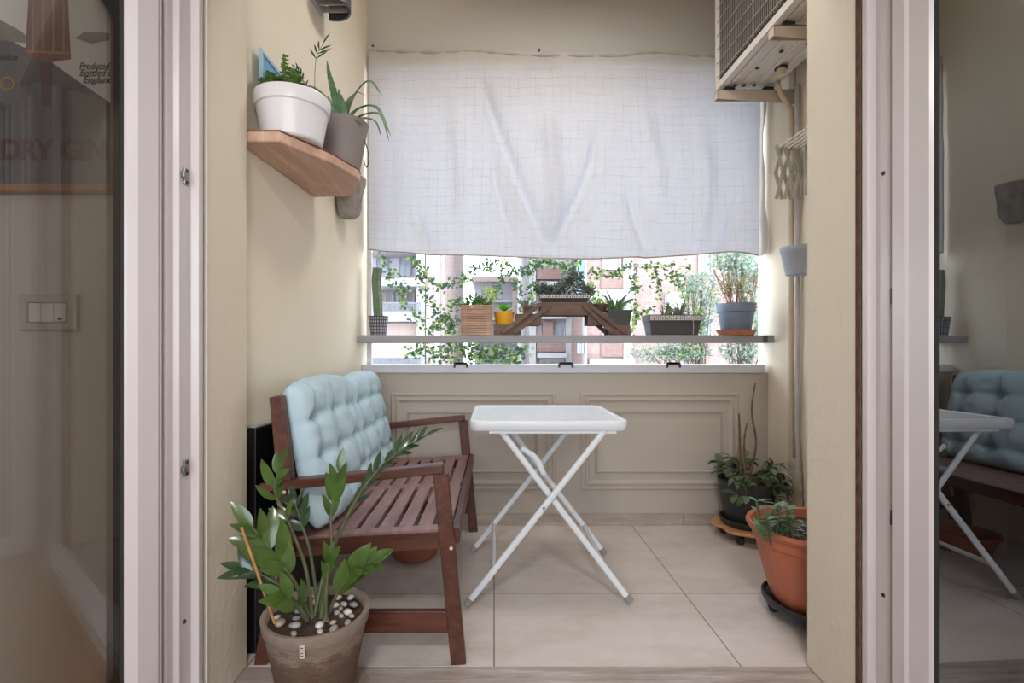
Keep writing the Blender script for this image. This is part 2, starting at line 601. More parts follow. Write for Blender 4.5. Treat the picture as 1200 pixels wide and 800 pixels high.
leaf_door('door_1', (-.8405, 1.262), (-math.cos(th), -math.sin(th)), (math.sin(th), -math.cos(th)), .92, 'white glazed door leaf standing open in front of the framed poster')
th = math.radians(1.5)
d_ = (math.sin(th), -math.cos(th))
# right leaf: profile is wider in the photograph
def right_leaf():
    hinge = V((1.036, 1.303, 0)); d = V((d_[0], d_[1], 0)); nrm = V((-d.y, d.x, 0)) * -1
    nrm = V((-math.cos(th), -math.sin(th), 0))
    w = .92
    fn = lambda x, z, o: hinge + d * x - nrm * o + V((0, 0, z))
    m = MB().ring(0, w, .012, 2.36, [(0, .060), (0, .014), (.010, .010), (.014, 0), (.050, 0), (.058, .006), (.110, .010), (.116, .018), (.116, .046), (.09, .060)], fn)
    o = m.build('door_2', whitep, smooth=20, loc=hinge)
    structure(o, 'white glazed door leaf standing open with the bench cushion mirrored in its glass')
    MB().ring(.114, w - .114, .126, 2.246, [(0, .017), (.010, .019), (.010, .045), (0, .047)], fn).build('gasket', darkm, o, smooth=0)
    g = MB()
    q = ((.118, .13), (w - .118, .13), (w - .118, 2.242), (.118, 2.242))
    g.loops([[fn(x, z, .020) for x, z in q], [fn(x, z, .044) for x, z in q]])
    g.build('glass', glassm2, o, smooth=0)
right_leaf()

# ------------------------------------------------------------------ poster and switch on the inside wall
YW = 1.25
pr = thing('framed_poster', (-1.35, YW, 1.44), 'large framed drinks poster in a brown wooden frame behind the door glass', 'poster')
FRAMEW = wood('poster_frame_wood', (128, 82, 38), (178, 122, 62), .4, 3, (6, 6, 6))
x0, x1, z0, z1 = -1.78, -.929, P(0, 228, YW).z, 2.42
MB().ring(x0, x1, z0, z1, [(0, 0), (0, .022), (.003, .026), (.019, .026), (.024, .012), (.024, 0)], lambda x, z, o: V((x, YW - .001 - o, z))).build('frame', FRAMEW, pr, smooth=20)
paper = pm('poster_paper', (226, 222, 214), .6, .05, 3)
MB().box((x0 + .016, YW - .010, z0 + .016), (x1 - .016, YW - .002, z1 - .016)).build('print', paper, pr, smooth=0)
def flat(name, pts, mat, off, par=pr):
    """a flat printed shape from outline pixels"""
    q = [P(a, c, YW) for a, c in pts]
    m = MB().loops([[V((p.x, YW - .010 - off, p.z)) for p in q], [V((p.x, YW - .010, p.z)) for p in q]])
    return m.build(name, mat, par, smooth=0)
dk = pm('poster_dark_ink', (82, 80, 82), .6, .1, 8)
md_ = pm('poster_grey_ink', (132, 126, 118), .6, .15, 14)
rd = pm('poster_red_ink', (124, 62, 46), .6, .15, 12)
wn = pm('poster_wine_ink', (74, 30, 32), .6, .1, 12)
gold = pm('poster_gold_ink', (150, 116, 66), .6, .15, 16)
flat('dark_band', [(-240, 60), (-60, 12), (40, 62), (68, 78), (96, 98), (134.5, 124), (134.5, 216.5), (-240, 216.5)], dk, .0006)
flat('hill_print', [(-20, 46), (4, 26), (30, 40), (44, 54), (20, 52)], md_, .0009)
flat('hill_print', [(92, 48), (104, 40), (132, 42), (132, 50), (112, 54)], md_, .0009)
# a plain bell of russet with gold bars where the print has its figure
flat('russet_bell', [(40, -30), (82, -30), (87, 72), (62, 76), (34, 70)], rd, .0010)
for k in range(4):
    x = 42 + k * 12
    flat('gold_bar', [(x, -20), (x + 2.4, -20), (x + 2.6, 66), (x, 66)], gold, .0014)
flat('gold_bar', [(36, 62), (86, 64), (86, 67), (36, 65)], gold, .0016)
flat('russet_column', [(51, 76), (66, 76), (64, 126), (54, 126)], wn, .0010)
for cx_ in (-2, 14):
    m = MB().lathe((0, 0, 0), [(.0, .0012), (.019, .0012), (.019, 0), (0, 0)], 28)
    c_ = P(cx_, 101, YW)
    m.map(lambda q: V((c_.x + q.x, YW - .010 - q.z - (.0006 if cx_ > 0 else 0), c_.z + q.y))).build('medal', gold, pr, smooth=0)
    m = MB().lathe((0, 0, 0), [(.0, .0024), (.012, .0024), (.012, 0), (0, 0)], 28)
    m.map(lambda q: V((c_.x + q.x, YW - .010 - q.z, c_.z + q.y))).build('medal_centre', dk, pr, smooth=0)
def letters(txt, px, py, h_px, mat, shear=0.0, bold=0.0, sx=1.0, par=pr, off=.0012, align='LEFT'):
    cu = bpy.data.curves.new('lettering', 'FONT')
    cu.body = txt
    cu.size = h_px / F * YW / 0.7
    cu.shear = shear; cu.offset = bold; cu.extrude = .0003; cu.align_x = align
    cu.materials.append(mat)
    o = bpy.data.objects.new('lettering', cu)
    COL.objects.link(o)
    p = P(px, py, YW)
    o.parent = par
    o.location = V((p.x, YW - .010 - off, p.z)) - ORG[par.name]
    o.rotation_euler = (PI / 2, 0, 0)
    o.scale = (sx, 1, 1)
    bpy.context.view_layer.update()
    me = bpy.data.meshes.new_from_object(o.evaluated_get(bpy.context.evaluated_depsgraph_get()))
    r = bpy.data.objects.new('lettering', me)
    COL.objects.link(r)
    r.parent = par; r.location = o.location; r.rotation_euler = o.rotation_euler; r.scale = o.scale
    bpy.data.objects.remove(o); bpy.data.curves.remove(cu)
    return r
ink = pm('black_ink', (22, 20, 22), .6)
letters('DRY GIN', 5, 188, 22, wn, 0, .0030, .99, off=.0016)
letters('Produced &', 97, 84, 8, ink, .3, .0002, .78)
letters('Bottled in', 97, 92, 8, ink, .3, .0002, .88)
letters('England', 101, 100, 8, ink, .3, .0002, .98)
letters('London', -7, 74, 8, ink, .3, .0003, .9, off=.0016)

sw = thing('light_switch', (P(60, 366, YW).x, YW, P(60, 366, YW).z), 'three-button wall switch in a rectangular plate behind the door glass', 'light switch')
swm = pm('switch_plate', (170, 158, 146), .35, .03, 5)
a, c = P(27, 388, YW), P(93, 345, YW)
MB().ring(a.x, c.x, a.z, c.z, [(0, 0), (.001, .008), (.005, .011), (.02, .011), (.022, .008), (.022, 0)], lambda x, z, o: V((x, YW - o, z))).build('plate', swm, sw, smooth=20)
MB().box((a.x + .02, YW - .006, a.z + .02), (c.x - .02, YW, c.z - .02)).build('insert', pm('switch_white', (205, 198, 192), .35, .03, 5), sw, smooth=0)
wkey = (c.x - a.x - .048) / 3
for k in range(3):
    MB().box((a.x + .024 + k * wkey + .0008, YW - .011, a.z + .023), (a.x + .024 + (k + 1) * wkey - .0008, YW - .005, c.z - .023)).build('button', MATS['switch_white'], sw, smooth=0, bevel=.001)
q = V((a.x + .024 + 2.5 * wkey, YW - .011, a.z + .030))
MB().box((q.x - .005, q.y - .0006, q.z - .002), (q.x + .005, q.y + .0002, q.z + .003)).build('mark', darkm, sw, smooth=0)
# ------------------------------------------------------------------ bench
bw = wood('bench_stain', (58, 30, 22), (108, 62, 44), .38, 3.2, (12, 1.2, 12), .5)
bwx = wood('bench_stain_across', (62, 32, 22), (110, 62, 45), .38, 3.2, (1.2, 12, 12), .5)
bwl = wood('bench_slats_sky_sheen', (112, 78, 72), (160, 124, 120), .4, 3.0, (12, 1.2, 12), .55)  # sky sheen on the seat boards put into a paler, mauve stain
capm = pm('pale_screw_cap', (212, 204, 190), .4)
YN, YF = 1.655, 2.84
bench = thing('garden_bench', (-.45, 2.25, 0), 'dark brown slatted two-seat wooden bench with sloping armrests along the cream wall', 'bench')
def seat_z(x):                       # the seat falls towards the backrest
    return .445 + (x + .135) * .055
for y, s in ((YN, -1), (YF, 1)):
    # front leg up to the armrest
    MB().bar((-.118, y, .0), (-.178, y, .635), .030, .050, (1, 0, 0)).build('leg', bw, bench, smooth=0, bevel=.003)
    # rear leg and back post in one curved piece
    pts = curve([(-.775, y, 0), (-.728, y, .22), (-.692, y, .42), (-.698, y, .64), (-.724, y, .89)], 5)
    lps = []
    for k, p in enumerate(pts):
        t = (pts[min(k + 1, len(pts) - 1)] - pts[max(k - 1, 0)]).normalized()
        nx = V((t.z, 0, -t.x))
        hw = .030 - .008 * abs(p.z - .42) / .46
        lps.append([p + nx * hw + V((0, -.016, 0)), p + nx * hw + V((0, .016, 0)), p - nx * hw + V((0, .016, 0)), p - nx * hw + V((0, -.016, 0))])
    lps[0] = [V((q.x, q.y, 0)) for q in lps[0]]
    MB().loops(lps).build('leg', bw, bench, smooth=30, bevel=.003)
    # armrest
    ar = MB().bar((-.168, y, .652), (-.775, y, .588), .052, .030, (0, 0, 1)).build('armrest', bwx, bench, smooth=0, bevel=.004)
    # side rail of the seat and the low stretcher
    MB().bar((-.142, y + s * -.024, .405), (-.69, y + s * -.024, .375), .020, .060).build('side_rail', bwx, bench, smooth=0, bevel=.002)
    MB().bar((-.135, y, .140), (-.752, y, .140), .022, .072).build('stretcher', bwx, bench, smooth=0, bevel=.002)
    for q in (V((-.142, y - .016, .388)), V((-.69, y - .027, .577))):
        m = MB().lathe((0, 0, 0), [(0, .0), (.006, .0), (.006, .002), (.004, .003), (0, .003)], 12)
        m.map(lambda p, q=q: V((q.x + p.x, q.y - p.z, q.z + p.y))).build('screw_cap', capm, bench, smooth=0)
# long rails
MB().bar((-.128, YN + .016, .420), (-.128, YF - .016, .420), .024, .056).build('front_rail', bw, bench, smooth=0, bevel=.003)
MB().bar((-.68, YN + .016, .370), (-.68, YF - .016, .370), .022, .056).build('back_rail', bw, bench, smooth=0, bevel=.003)
# cross boards and slats
for y in (YN + .038, 2.235, YF - .038):
    w = .046 if y != 2.235 else .050
    MB().bar((-.150, y, seat_z(-.150) - .010), (-.690, y, seat_z(-.69) - .010), w, .018).build('cross_board', bwl, bench, smooth=0, bevel=.002)
n = 8
for k in range(n):
    x = -.172 - k * .0675
    for ya, yb in ((YN + .063, 2.235 - .026), (2.235 + .026, YF - .063)):
        MB().bar((x, ya, seat_z(x) - .010), (x, yb, seat_z(x) - .010), .050, .016).build('slat', bwl, bench, smooth=0, bevel=.002)
# backrest
for z, x, h in ((.865, -.733, .048), (.735, -.718, .040), (.61, -.704, .040), (.50, -.699, .040)):
    MB().bar((x, YN + .016, z), (x, YF - .016, z), .018, h).build('back_slat', bw, bench, smooth=0, bevel=.002)

# ------------------------------------------------------------------ cushions
cushm = pm('pale_blue_cotton', (184, 207, 217), .9, .03, 2, .10, 420, spec=.2)
def cushion(y0, y1, zb, hgt, label, seed, top_arch=.0):
    rg = random.Random(seed)
    N, M = 54, 46
    L = y1 - y0
    tufts = [((i + .5) / 3 if True else 0, (j + .62) / 3.15) for i in range(3) for j in range(3)]
    cols = [.17, .5, .83]; rows = [.20, .48, .74]
    bx, bz = -.530, zb          # bottom front line
    tilt = math.radians(12)
    ax = V((-math.sin(tilt), 0, math.cos(tilt)))        # up along the cushion
    nr = V((math.cos(tilt), 0, math.sin(tilt)))         # out of its front
    T = .070
    def hgt_at(u, v):
        e = max(0.0, 1 - abs(2 * u - 1) ** 7) ** .42 * max(0.0, 1 - abs(2 * v - 1) ** 7) ** .42
        d = 0
        for cu in cols:
            for rv_ in rows:
                r2 = ((u - cu) * L) ** 2 + ((v - rv_) * hgt) ** 2
                d += .038 * math.exp(-r2 / (2 * .016 ** 2)) + .020 * math.exp(-r2 / (2 * .045 ** 2))
        # creases between neighbouring tufts
        for rv_ in rows:
            dv = (v - rv_) * hgt
            amp = .031 * (0.6 + .4 * math.cos((u - cols[0]) / (cols[1] - cols[0]) * 2 * PI))
            d += amp * math.exp(-(dv / .0135) ** 2)
        for cu in cols:
            du = (u - cu) * L
            d += .020 * math.exp(-(du / .0125) ** 2) * (1 if .1 < v < .9 else .6)
        wr = noise.noise(V((u * 9 + seed * 3, v * 14, seed))) * .006 + noise.noise(V((u * 22, v * 9 + u * 10, seed + 5))) * .0045
        return max(.002, T * e - d * e + wr * e)
    def edge(u, v):            # the outline pulls in at the seams and rounds at the corners
        uu = .5 + (u - .5) * (1 - .05 * (abs(2 * v - 1) ** 6) - .012 * sum(math.exp(-((v - r_) * hgt / .02) ** 2) for r_ in rows))
        vv = .5 + (v - .5) * (1 - .06 * (abs(2 * u - 1) ** 6) - .012 * sum(math.exp(-((u - c_) * L / .02) ** 2) for c_ in cols))
        return uu, vv
    m = MB()
    def pt(u, v, s):
        uu, vv = edge(u, v)
        base = V((bx - T, y0, bz)) + V((0, L * uu, 0)) + ax * (hgt * vv)
        sag = -.012 * math.sin(PI * uu) * (1 - vv)
        h = hgt_at(u, v) if s > 0 else min(.05, hgt_at(u, v) * .75)
        return base + nr * (s * h + sag * 0 + top_arch * 0) + V((.0, 0, .015 * math.sin(PI * u) * v * v))
    def warp(k, n):            # denser rows near the border
        t = k / n
        return .5 - .5 * math.cos(PI * t) if False else t
    i0 = m.add([pt(warp(i, N), warp(j, M), 1) for j in range(M + 1) for i in range(N + 1)])
    i1 = m.add([pt(warp(i, N), warp(j, M), -1) for j in range(M + 1) for i in range(N + 1)])
    W = N + 1
    for j in range(M):
        for i in range(N):
            a = j * W + i
            m.face([i0 + a, i0 + a + 1, i0 + a + W + 1, i0 + a + W])
            m.face([i1 + a, i1 + a + W, i1 + a + W + 1, i1 + a + 1])
    brd = [i for i in range(N + 1)] + [j * W + N for j in range(1, M + 1)] + [M * W + i for i in range(N - 1, -1, -1)] + [j * W for j in range(M - 1, 0, -1)]
    for k in range(len(brd)):
        a, c = brd[k], brd[(k + 1) % len(brd)]
        m.face([i0 + a, i1 + a, i1 + c, i0 + c])
    o = m.build('cushion', cushm, loc=(bx - T, (y0 + y1) / 2, bz), smooth=180)
    tag(o, label, 'cushion', 'tufted cushions on the bench')
    b = MB()
    for cu in cols:
        for r_ in rows:
            p = pt(cu, r_, 1)
            b.lathe((0, 0, 0), [(0, .003), (.005, .0015), (.006, 0), (0, -.002)], 10)
            for q in range(len(b.v) - 22, len(b.v)):
                w = b.v[q]
                b.v[q] = p + V((0, 1, 0)) * w.x + ax * w.y + nr * (w.z - .001)
    return o
cushion(1.675, 2.262, .420, .520, 'pale blue tufted cushion leaning at the bench end beside the leafy foreground plant', 1)
cushion(2.258, 2.822, .420, .510, 'pale blue tufted cushion leaning at the bench end nearest the panelled parapet', 2)

# black board behind the bench
blk = pm('black_gloss_laminate', (20, 19, 20), .3, .2, 4)
bo = MB().prism([(xl(1.70) + .004, 1.70), (xl(1.70) + .038, 1.70), (xl(2.35) + .038, 2.35), (xl(2.35) + .004, 2.35)], 0, .775).build('storage_board', blk, loc=(-.82, 2.0, 0), smooth=0, bevel=.004)
tag(bo, 'tall black flat board standing between the bench and the cream wall', 'board')
MB().prism([(xl(1.70) + .006, 1.704), (xl(1.70) + .036, 1.704), (xl(2.35) + .036, 2.346), (xl(2.35) + .006, 2.346)], .776, .782).build('edge_strip', pm('pale_edge', (176, 170, 166), .4), bo, smooth=0)

# terracotta bowl under the bench
tcm = pm('terracotta', (150, 88, 64), .75, .12, 9, .1, 60)
q = MB().lathe((-.40, 2.50, 0), [(0, 0), (.085, 0), (.105, .012), (.135, .09), (.142, .092), (.142, .102), (.128, .102), (.098, .02), (0, .016)], 36).build('terracotta_bowl', tcm, loc=(-.40, 2.50, 0))
tag(q, 'low round terracotta bowl on the floor under the bench seat', 'bowl')

# ------------------------------------------------------------------ folding table
tabm = pm('white_powder_coat', (222, 226, 230), .38, .02, 4)
glm = NT('textured_tabletop')
bb = glm.n('BsdfPrincipled'); bb.inputs['Base Color'].default_value = lin((222, 232, 240)); bb.inputs['Roughness'].default_value = .22
vo = glm.n('TexVoronoi'); vo.inputs['Scale'].default_value = 95
glm.l(glm.coord(), vo.inputs['Vector'])
bp = glm.n('Bump'); bp.inputs['Strength'].default_value = .7; bp.inputs['Distance'].default_value = .004
glm.l(vo.outputs[0], bp.inputs['Height']); glm.l(bp.outputs[0], bb.inputs['Normal']); glm.l(bb.outputs[0], glm.out.inputs[0])
tb = thing('folding_table', (.225, 2.27, 0), 'small white folding table with crossed legs in the middle of the tiled floor', 'table')
tx0, tx1, ty0, ty1, tz = -.100, .545, 1.985, 2.555, .758
def rrect(x0, x1, y0, y1, r, n=6):
    out = []
    for cx_, cy_, a0 in ((x1 - r, y1 - r, 0), (x0 + r, y1 - r, 90), (x0 + r, y0 + r, 180), (x1 - r, y0 + r, 270)):
        for k in range(n + 1):
            a = math.radians(a0 + 90 * k / n)
            out.append((cx_ + r * math.cos(a), cy_ + r * math.sin(a)))
    return out
lp = []
for ins, z in ((.006, tz - .040), (.001, tz - .034), (0, tz - .010), (.003, tz - .002), (.007, tz), (.020, tz), (.024, tz - .003), (.024, tz - .012)):
    lp.append([V((x, y, z)) for x, y in rrect(tx0 + ins, tx1 - ins, ty0 + ins, ty1 - ins, .042 - ins * .8)])
lp += [[V((x, y, tz - .03)) for x, y in rrect(tx0 + .02, tx1 - .02, ty0 + .02, ty1 - .02, .03)]]
lp.append(lp[0])
MB().loops(lp, True, False).build('tabletop_frame', tabm, tb, smooth=40)
MB().loops([[V((x, y, z)) for x, y in rrect(tx0 + .0235, tx1 - .0235, ty0 + .0235, ty1 - .0235, .022)] for z in (tz - .012, tz - .004)]).build('tabletop_panel', glm.m, tb, smooth=0)
def leg_bar(a, c, y, nm='leg', r=.0135):
    m = MB().tube([(a[0], y, a[1]), (c[0], y, c[1])], r, 12, True, flat=((0, 1, 0), .62))
    # shoe
    o = m.build(nm, tabm, tb, smooth=50)
    d = V((c[0] - a[0], 0, c[1] - a[1])).normalized()
    f = MB().tube([V((a[0], y, a[1])) - d * .0005, V((a[0], y, a[1])) + d * .03], r * 1.12, 12, True, flat=((0, 1, 0), .66))
    f.build('leg_shoe', pm('grey_leg_shoe', (150, 146, 142), .5), o, smooth=40)
    return o
# frame one rises to +x, frame two to -x
leg_bar((-.112, .011), (.452, .722), 2.005)
leg_bar((-.112, .011), (.452, .722), 2.535)
leg_bar((.560, .011), (.020, .722), 2.032)
leg_bar((.560, .011), (.020, .722), 2.508)
def cross(x, z, y0, y1, r=.010, nm='cross_bar'):
    MB().tube([(x, y0, z), (x, y1, z)], r, 10).build(nm, tabm, tb, smooth=50)
def on(a, c, z):
    t = (z - a[1]) / (c[1] - a[1])
    return a[0] + (c[0] - a[0]) * t
A, B_ = ((-.112, .011), (.452, .722)), ((.560, .011), (.020, .722))
cross(on(*A, .150), .150, 2.005, 2.535)
cross(on(*B_, .150), .150, 2.032, 2.508)
cross(on(*A, .712), .712, 2.005, 2.535)
cross(on(*B_, .712), .712, 2.032, 2.508)
cross(on(*B_, .540), .540, 2.032, 2.508, .008)
# locking link
zp = .405
for y in (2.018, 2.521):
    MB().tube([(on(*A, zp), y - .022, zp), (on(*A, zp), y + .022, zp)], .006, 12).build('pivot_bolt', steel, tb, smooth=40)
lk = MB()
p0, p1 = V((on(*B_, .615) + .012, 2.10, .628)), V((on(*B_, .50) + .022, 2.10, .515))
lk.tube(curve([p0, (p0 + p1) / 2 + V((.016, 0, .012)), p1], 5), .012, 10, flat=((0, 1, 0), .6))
lk.build('locking_link', tabm, tb, smooth=50)
MB().box((tx0 + .08, 2.00, tz - .052), (tx1 - .05, 2.02, tz - .036)).build('slide_rail', tabm, tb, smooth=0)
MB().box((tx0 + .08, 2.52, tz - .052), (tx1 - .05, 2.54, tz - .036)).build('slide_rail', tabm, tb, smooth=0)

# ------------------------------------------------------------------ curtain and net
k = NT('unbleached_cotton')
vec = k.coord()
w1 = k.n('TexWave', bands_direction='X'); w1.inputs['Scale'].default_value = 95; w1.inputs['Distortion'].default_value = 3; w1.inputs['Detail'].default_value = 2
w2 = k.n('TexWave', bands_direction='Z'); w2.inputs['Scale'].default_value = 95; w2.inputs['Distortion'].default_value = 3; w2.inputs['Detail'].default_value = 2
k.l(vec, w1.inputs[0]); k.l(vec, w2.inputs[0])
wv = k.math('MULTIPLY', k.math('ADD', w1.outputs[1], w2.outputs[1]), .5)
sl = k.noise(k.coord((1, 1, 14)), 9, 4); sv = k.noise(k.coord((14, 1, 1)), 9, 4)
f = k.math('ADD', k.math('MULTIPLY', wv, .4), k.math('MULTIPLY', k.math('ADD', sl, sv), .3))
col = k.ramp(f, [(.25, lin((184, 175, 163))), (.6, lin((204, 197, 187)))])
df = k.n('BsdfDiffuse'); tr = k.n('BsdfTranslucent')
k.l(col, df.inputs[0]); k.l(k.mix(.5, col, (.40, .52, .76, 1)), tr.inputs[0])  # transmitted colour tinted blue: the backlight's hue put into the cloth
bn = k.n('Bump'); bn.inputs['Strength'].default_value = .25; bn.inputs['Distance'].default_value = .003
k.l(f, bn.inputs['Height']); k.l(bn.outputs[0], df.inputs['Normal'])
ms = k.n('MixShader'); ms.inputs[0].default_value = .27
k.l(df.outputs[0], ms.inputs[1]); k.l(tr.outputs[0], ms.inputs[2]); k.l(ms.outputs[0], k.out.inputs[0])
curtm = k.m
YC, FK = 2.98, 3.0
folds = []       # (points in photograph pixels, amplitude, width)
for pts, amp, wd in (
        ([(560, 78), (572, 120), (590, 170), (618, 240), (642, 297)], -.020, .034),
        ([(588, 105), (610, 150), (640, 182), (672, 178), (700, 150)], -.0045, .060),
        ([(705, 130), (695, 190), (672, 245), (648, 292)], -.018, .036),
        ([(575, 140), (578, 200), (590, 250), (606, 292)], -.010, .026),
        ([(488, 245), (494, 268), (508, 294)], -.012, .020),
        ([(735, 215), (742, 250), (756, 294)], -.012, .022),
        ([(745, 100), (765, 180), (775, 240)], .010, .05),
        ([(866, 225), (856, 265), (842, 296)], -.009, .022),
        ([(455, 90), (470, 190), (468, 285)], .009, .05),
        ([(640, 90), (645, 160), (650, 230), (646, 290)], .016, .05),
        ([(530, 95), (540, 190), (545, 285)], .010, .045),
        ([(820, 140), (828, 220), (815, 292)], .010, .05)):
    cp = curve([V((p[0], p[1], 0)) for p in pts], 5)
    folds.append(([P(q.x, q.y, YC) for q in cp], amp, wd * .68))
def fold_at(x, z):
    d = 0
    for pts, amp, wd in folds:
        best = 9; bt = 0
        for i in range(len(pts) - 1):
            ax_, az_, bx_, bz_ = pts[i].x, pts[i].z, pts[i + 1].x, pts[i + 1].z
            ux, uz = bx_ - ax_, bz_ - az_
            t = max(0, min(1, ((x - ax_) * ux + (z - az_) * uz) / (ux * ux + uz * uz)))
            dd = (x - ax_ - ux * t) ** 2 + (z - az_ - uz * t) ** 2
            if dd < best: best = dd; bt = (i + t) / (len(pts) - 1)
        d += amp * math.exp(-best / (2 * wd * wd)) * min(1, (bt * 3.2) ** 1.3) * min(1, .35 + (1 - bt) * 2.5)
    d += .006 * noise.noise(V((x * 3.1, z * 1.4, 2))) + .0025 * noise.noise(V((x * 9, z * 6, 5)))
    return d
cx0, cx1 = P(431.5, 0, YC).x, P(889.5, 0, YC).x
edge_px = [(431, 293), (455, 296), (480, 297), (500, 299), (560, 300), (600, 302), (650, 304), (700, 304), (745, 302), (756, 303), (790, 301), (830, 298), (852, 296), (872, 297), (889, 300)]
top_px = [(431, 55), (470, 57), (520, 58), (552, 56), (575, 58), (620, 61), (690, 62), (730, 62), (760, 58), (800, 60), (832, 62), (889, 60)]
def interp(tab, x):
    for (a, b), (c, d) in zip(tab, tab[1:]):
        if x <= c:
            t = (x - a) / (c - a)
            return b + (d - b) * t
    return tab[-1][1]
cm = MB()
NX, NZ = 170, 96
for j in range(NZ + 1):
    for i in range(NX + 1):
        u = i / NX
        x = cx0 + (cx1 - cx0) * u
        px = CX + x * F / YC
        zt = P(0, interp(top_px, px), YC).z
        zb = P(0, interp(edge_px, px), YC).z
        z = zb + (zt - zb) * j / NZ
        d = -fold_at(x, z) * FK
        damp = min(1, (zt - z) / .12)
        y = YC + d * damp - .004
        y = min(y, 3.024)
        cm.v.append(V((x, y, z)))
W = NX + 1
for j in range(NZ):
    for i in range(NX):
        a = j * W + i
        cm.face([a, a + 1, a + W + 1, a + W])
cur = cm.build('curtain', curtm, loc=((cx0 + cx1) / 2, YC, 2.85), smooth=180)
tag(cur, 'wide off-white cotton curtain hung across the upper part of the balcony opening', 'curtain')
# the curtain's end turned along the side wall
hm = MB()
NZ2 = 40
for j in range(NZ2 + 1):
    z = P(0, 300 - (300 - 62) * j / NZ2, YC).z
    wv_ = .006 * math.sin(j * .5) + .012 * math.sin(j * .19 + 1)
    for q in ((cx1, 2.991), (cx1 + .010, 2.978), (1.608 + .1 * wv_, 2.955), (1.597 + .6 * wv_, 2.93 + wv_ * .5), (1.594 + wv_ * .5, 2.905 - wv_)):
        hm.v.append(V((q[0], q[1], z + .012 * math.sin(j) * 0)))
for j in range(NZ2):
    for i in range(4):
        a = j * 5 + i
        hm.face([a, a + 1, a + 6, a + 5])
hm.build('folded_edge', curtm, cur, smooth=180)
# rolled top hem
hp = [P(px, py + 3, 2.98) for px, py in top_px]
hp = [V((p.x, 2.982 + .006 * math.sin(i * 2.1), p.z)) for i, p in enumerate(curve(hp, 5))]
MB().tube(hp, [.010 + .005 * abs(math.sin(i * .9)) for i in range(len(hp))], 8).build('top_hem', curtm, cur, smooth=60)
be = [P(px, py - 1, YC) for px, py in edge_px]
be = [V((p.x, YC - .004 - FK * fold_at(p.x, p.z), p.z)) for p in curve(be, 5)]
MB().tube(be, .004, 6).build('bottom_hem', pm('hem_thread', (170, 158, 146), .9), cur, smooth=60)
sd = [V((cx0, YC - .004 - FK * fold_at(cx0, z), z)) for z in [P(0, py, YC).z for py in range(293, 56, -12)]]
MB().tube(sd, .003, 6).build('side_hem', MATS['hem_thread'], cur, smooth=60)
hk = MB()
for px in (437, 632):
    p = P(px, 55 if px < 500 else 60, 2.99)
    hk.tube([(p.x, 3.03, p.z + .01), (p.x, 2.985, p.z + .012), (p.x, 2.975, p.z), (p.x, 2.985, p.z - .01)], .004, 6)
hk.build('hook', pm('rusty_hook', (92, 70, 56), .7, .2, 40, metallic=.6), cur, smooth=40)

netm = pm('net_thread', (60, 60, 64), .8, rgb2=(208, 207, 209), scale=9)
nb = MB()
g = .052
def net_y(x, z):
    if z > 1.60:
        return YC - .016 - fold_at(x, z) * FK
    t = min(1, (1.60 - z) / .25)
    return (YC - .013 - fold_at(x, 1.6) * FK * (1 - t)) * (1 - t) + 3.052 * t
zz0, zz1 = .955, 2.72
nx_ = int((cx1 - cx0) / g); nz_ = int((zz1 - zz0) / g)
def wobx(x, z): return x + .012 * noise.noise(V((x * 7, z * 5, 1))) + .010 * math.sin(z * 3 + x * 2)
def wobz(x, z): return z + .012 * noise.noise(V((x * 5, z * 7, 9))) + .012 * math.sin(x * 4.2) * (1 if z > 1.62 else .4)
for i in range(nx_ + 1):
    x = cx0 + .01 + i * g
    pts = []
    for j in range(nz_ * 2 + 1):
        z = zz0 + (zz1 - zz0) * j / (nz_ * 2)
        xx, zz = wobx(x, z), wobz(x, z)
        pts.append(V((xx, net_y(xx, zz), zz)))
    nb.tube(pts, .00042, 3, False)
for j in range(nz_ + 1):
    z = zz0 + (zz1 - zz0) * j / nz_
    pts = []
    for i in range(nx_ * 2 + 1):
        x = cx0 + .01 + i * g / 2
        xx, zz = wobx(x, z), wobz(x, z)
        pts.append(V((xx, net_y(xx, zz), zz)))
    nb.tube(pts, .00042, 3, False)
net = nb.build('pet_net', netm, loc=(.4, 3.02, .955), smooth=0, recalc=False)
tag(net, 'thin square-mesh net stretched across the whole balcony opening', 'net')

# ------------------------------------------------------------------ shelf plank on the railing, clips
shm = pm('grey_board', (150, 148, 150), .55, .08, 5, stretch=(.6, 8, 8))
SZ = 1.126
sh = MB().box((-.788, 2.845, SZ - .045), (1.612, 3.015, SZ)).build('railing_shelf', shm, loc=(.4, 2.93, SZ - .045), smooth=0, bevel=.003)
tag(sh, 'long grey plank shelf across the opening carrying the row of plant pots', 'shelf')
q = P(897, 397, 2.845)
MB().box((q.x - .012, 2.838, q.z - .018), (q.x + .010, 2.847, q.z + .018)).build('end_plate', pm('aged_metal', (104, 100, 98), .5, .2, 30, metallic=.6), sh, smooth=0)
clipm = pm('black_clip_plastic', (44, 44, 48), .4, .1, 20)
c0 = None
for px, py, wd, lbl in ((540, 428, 17, 'black clip on the grey sill under the slatted wooden planter'), (663, 427.5, 18, 'black clip on the grey sill under the raised plant stand'), (789, 427.5, 17, 'black clip on the grey sill under the dark lace-rimmed trough')):
    p = P(px, py, 2.925)
    w = wd / F * 2.925 / 2
    m = MB()
    m.box((p.x - w * .85, 2.917, .9525), (p.x + w * .85, 2.955, .968))
    m.box((p.x - w, 2.915, .936), (p.x - w * .72, 2.924, .962))
    m.box((p.x + w * .72, 2.915, .936), (p.x + w, 2.924, .962))
    m.box((p.x - w * .9, 2.917, .957), (p.x + w * .9, 2.924, .968))
    o = m.build('sill_clip', clipm, loc=(p.x, 2.925, .9525), smooth=0, bevel=.002)
    tag(o, lbl, 'clip', 'black clips along the sill')

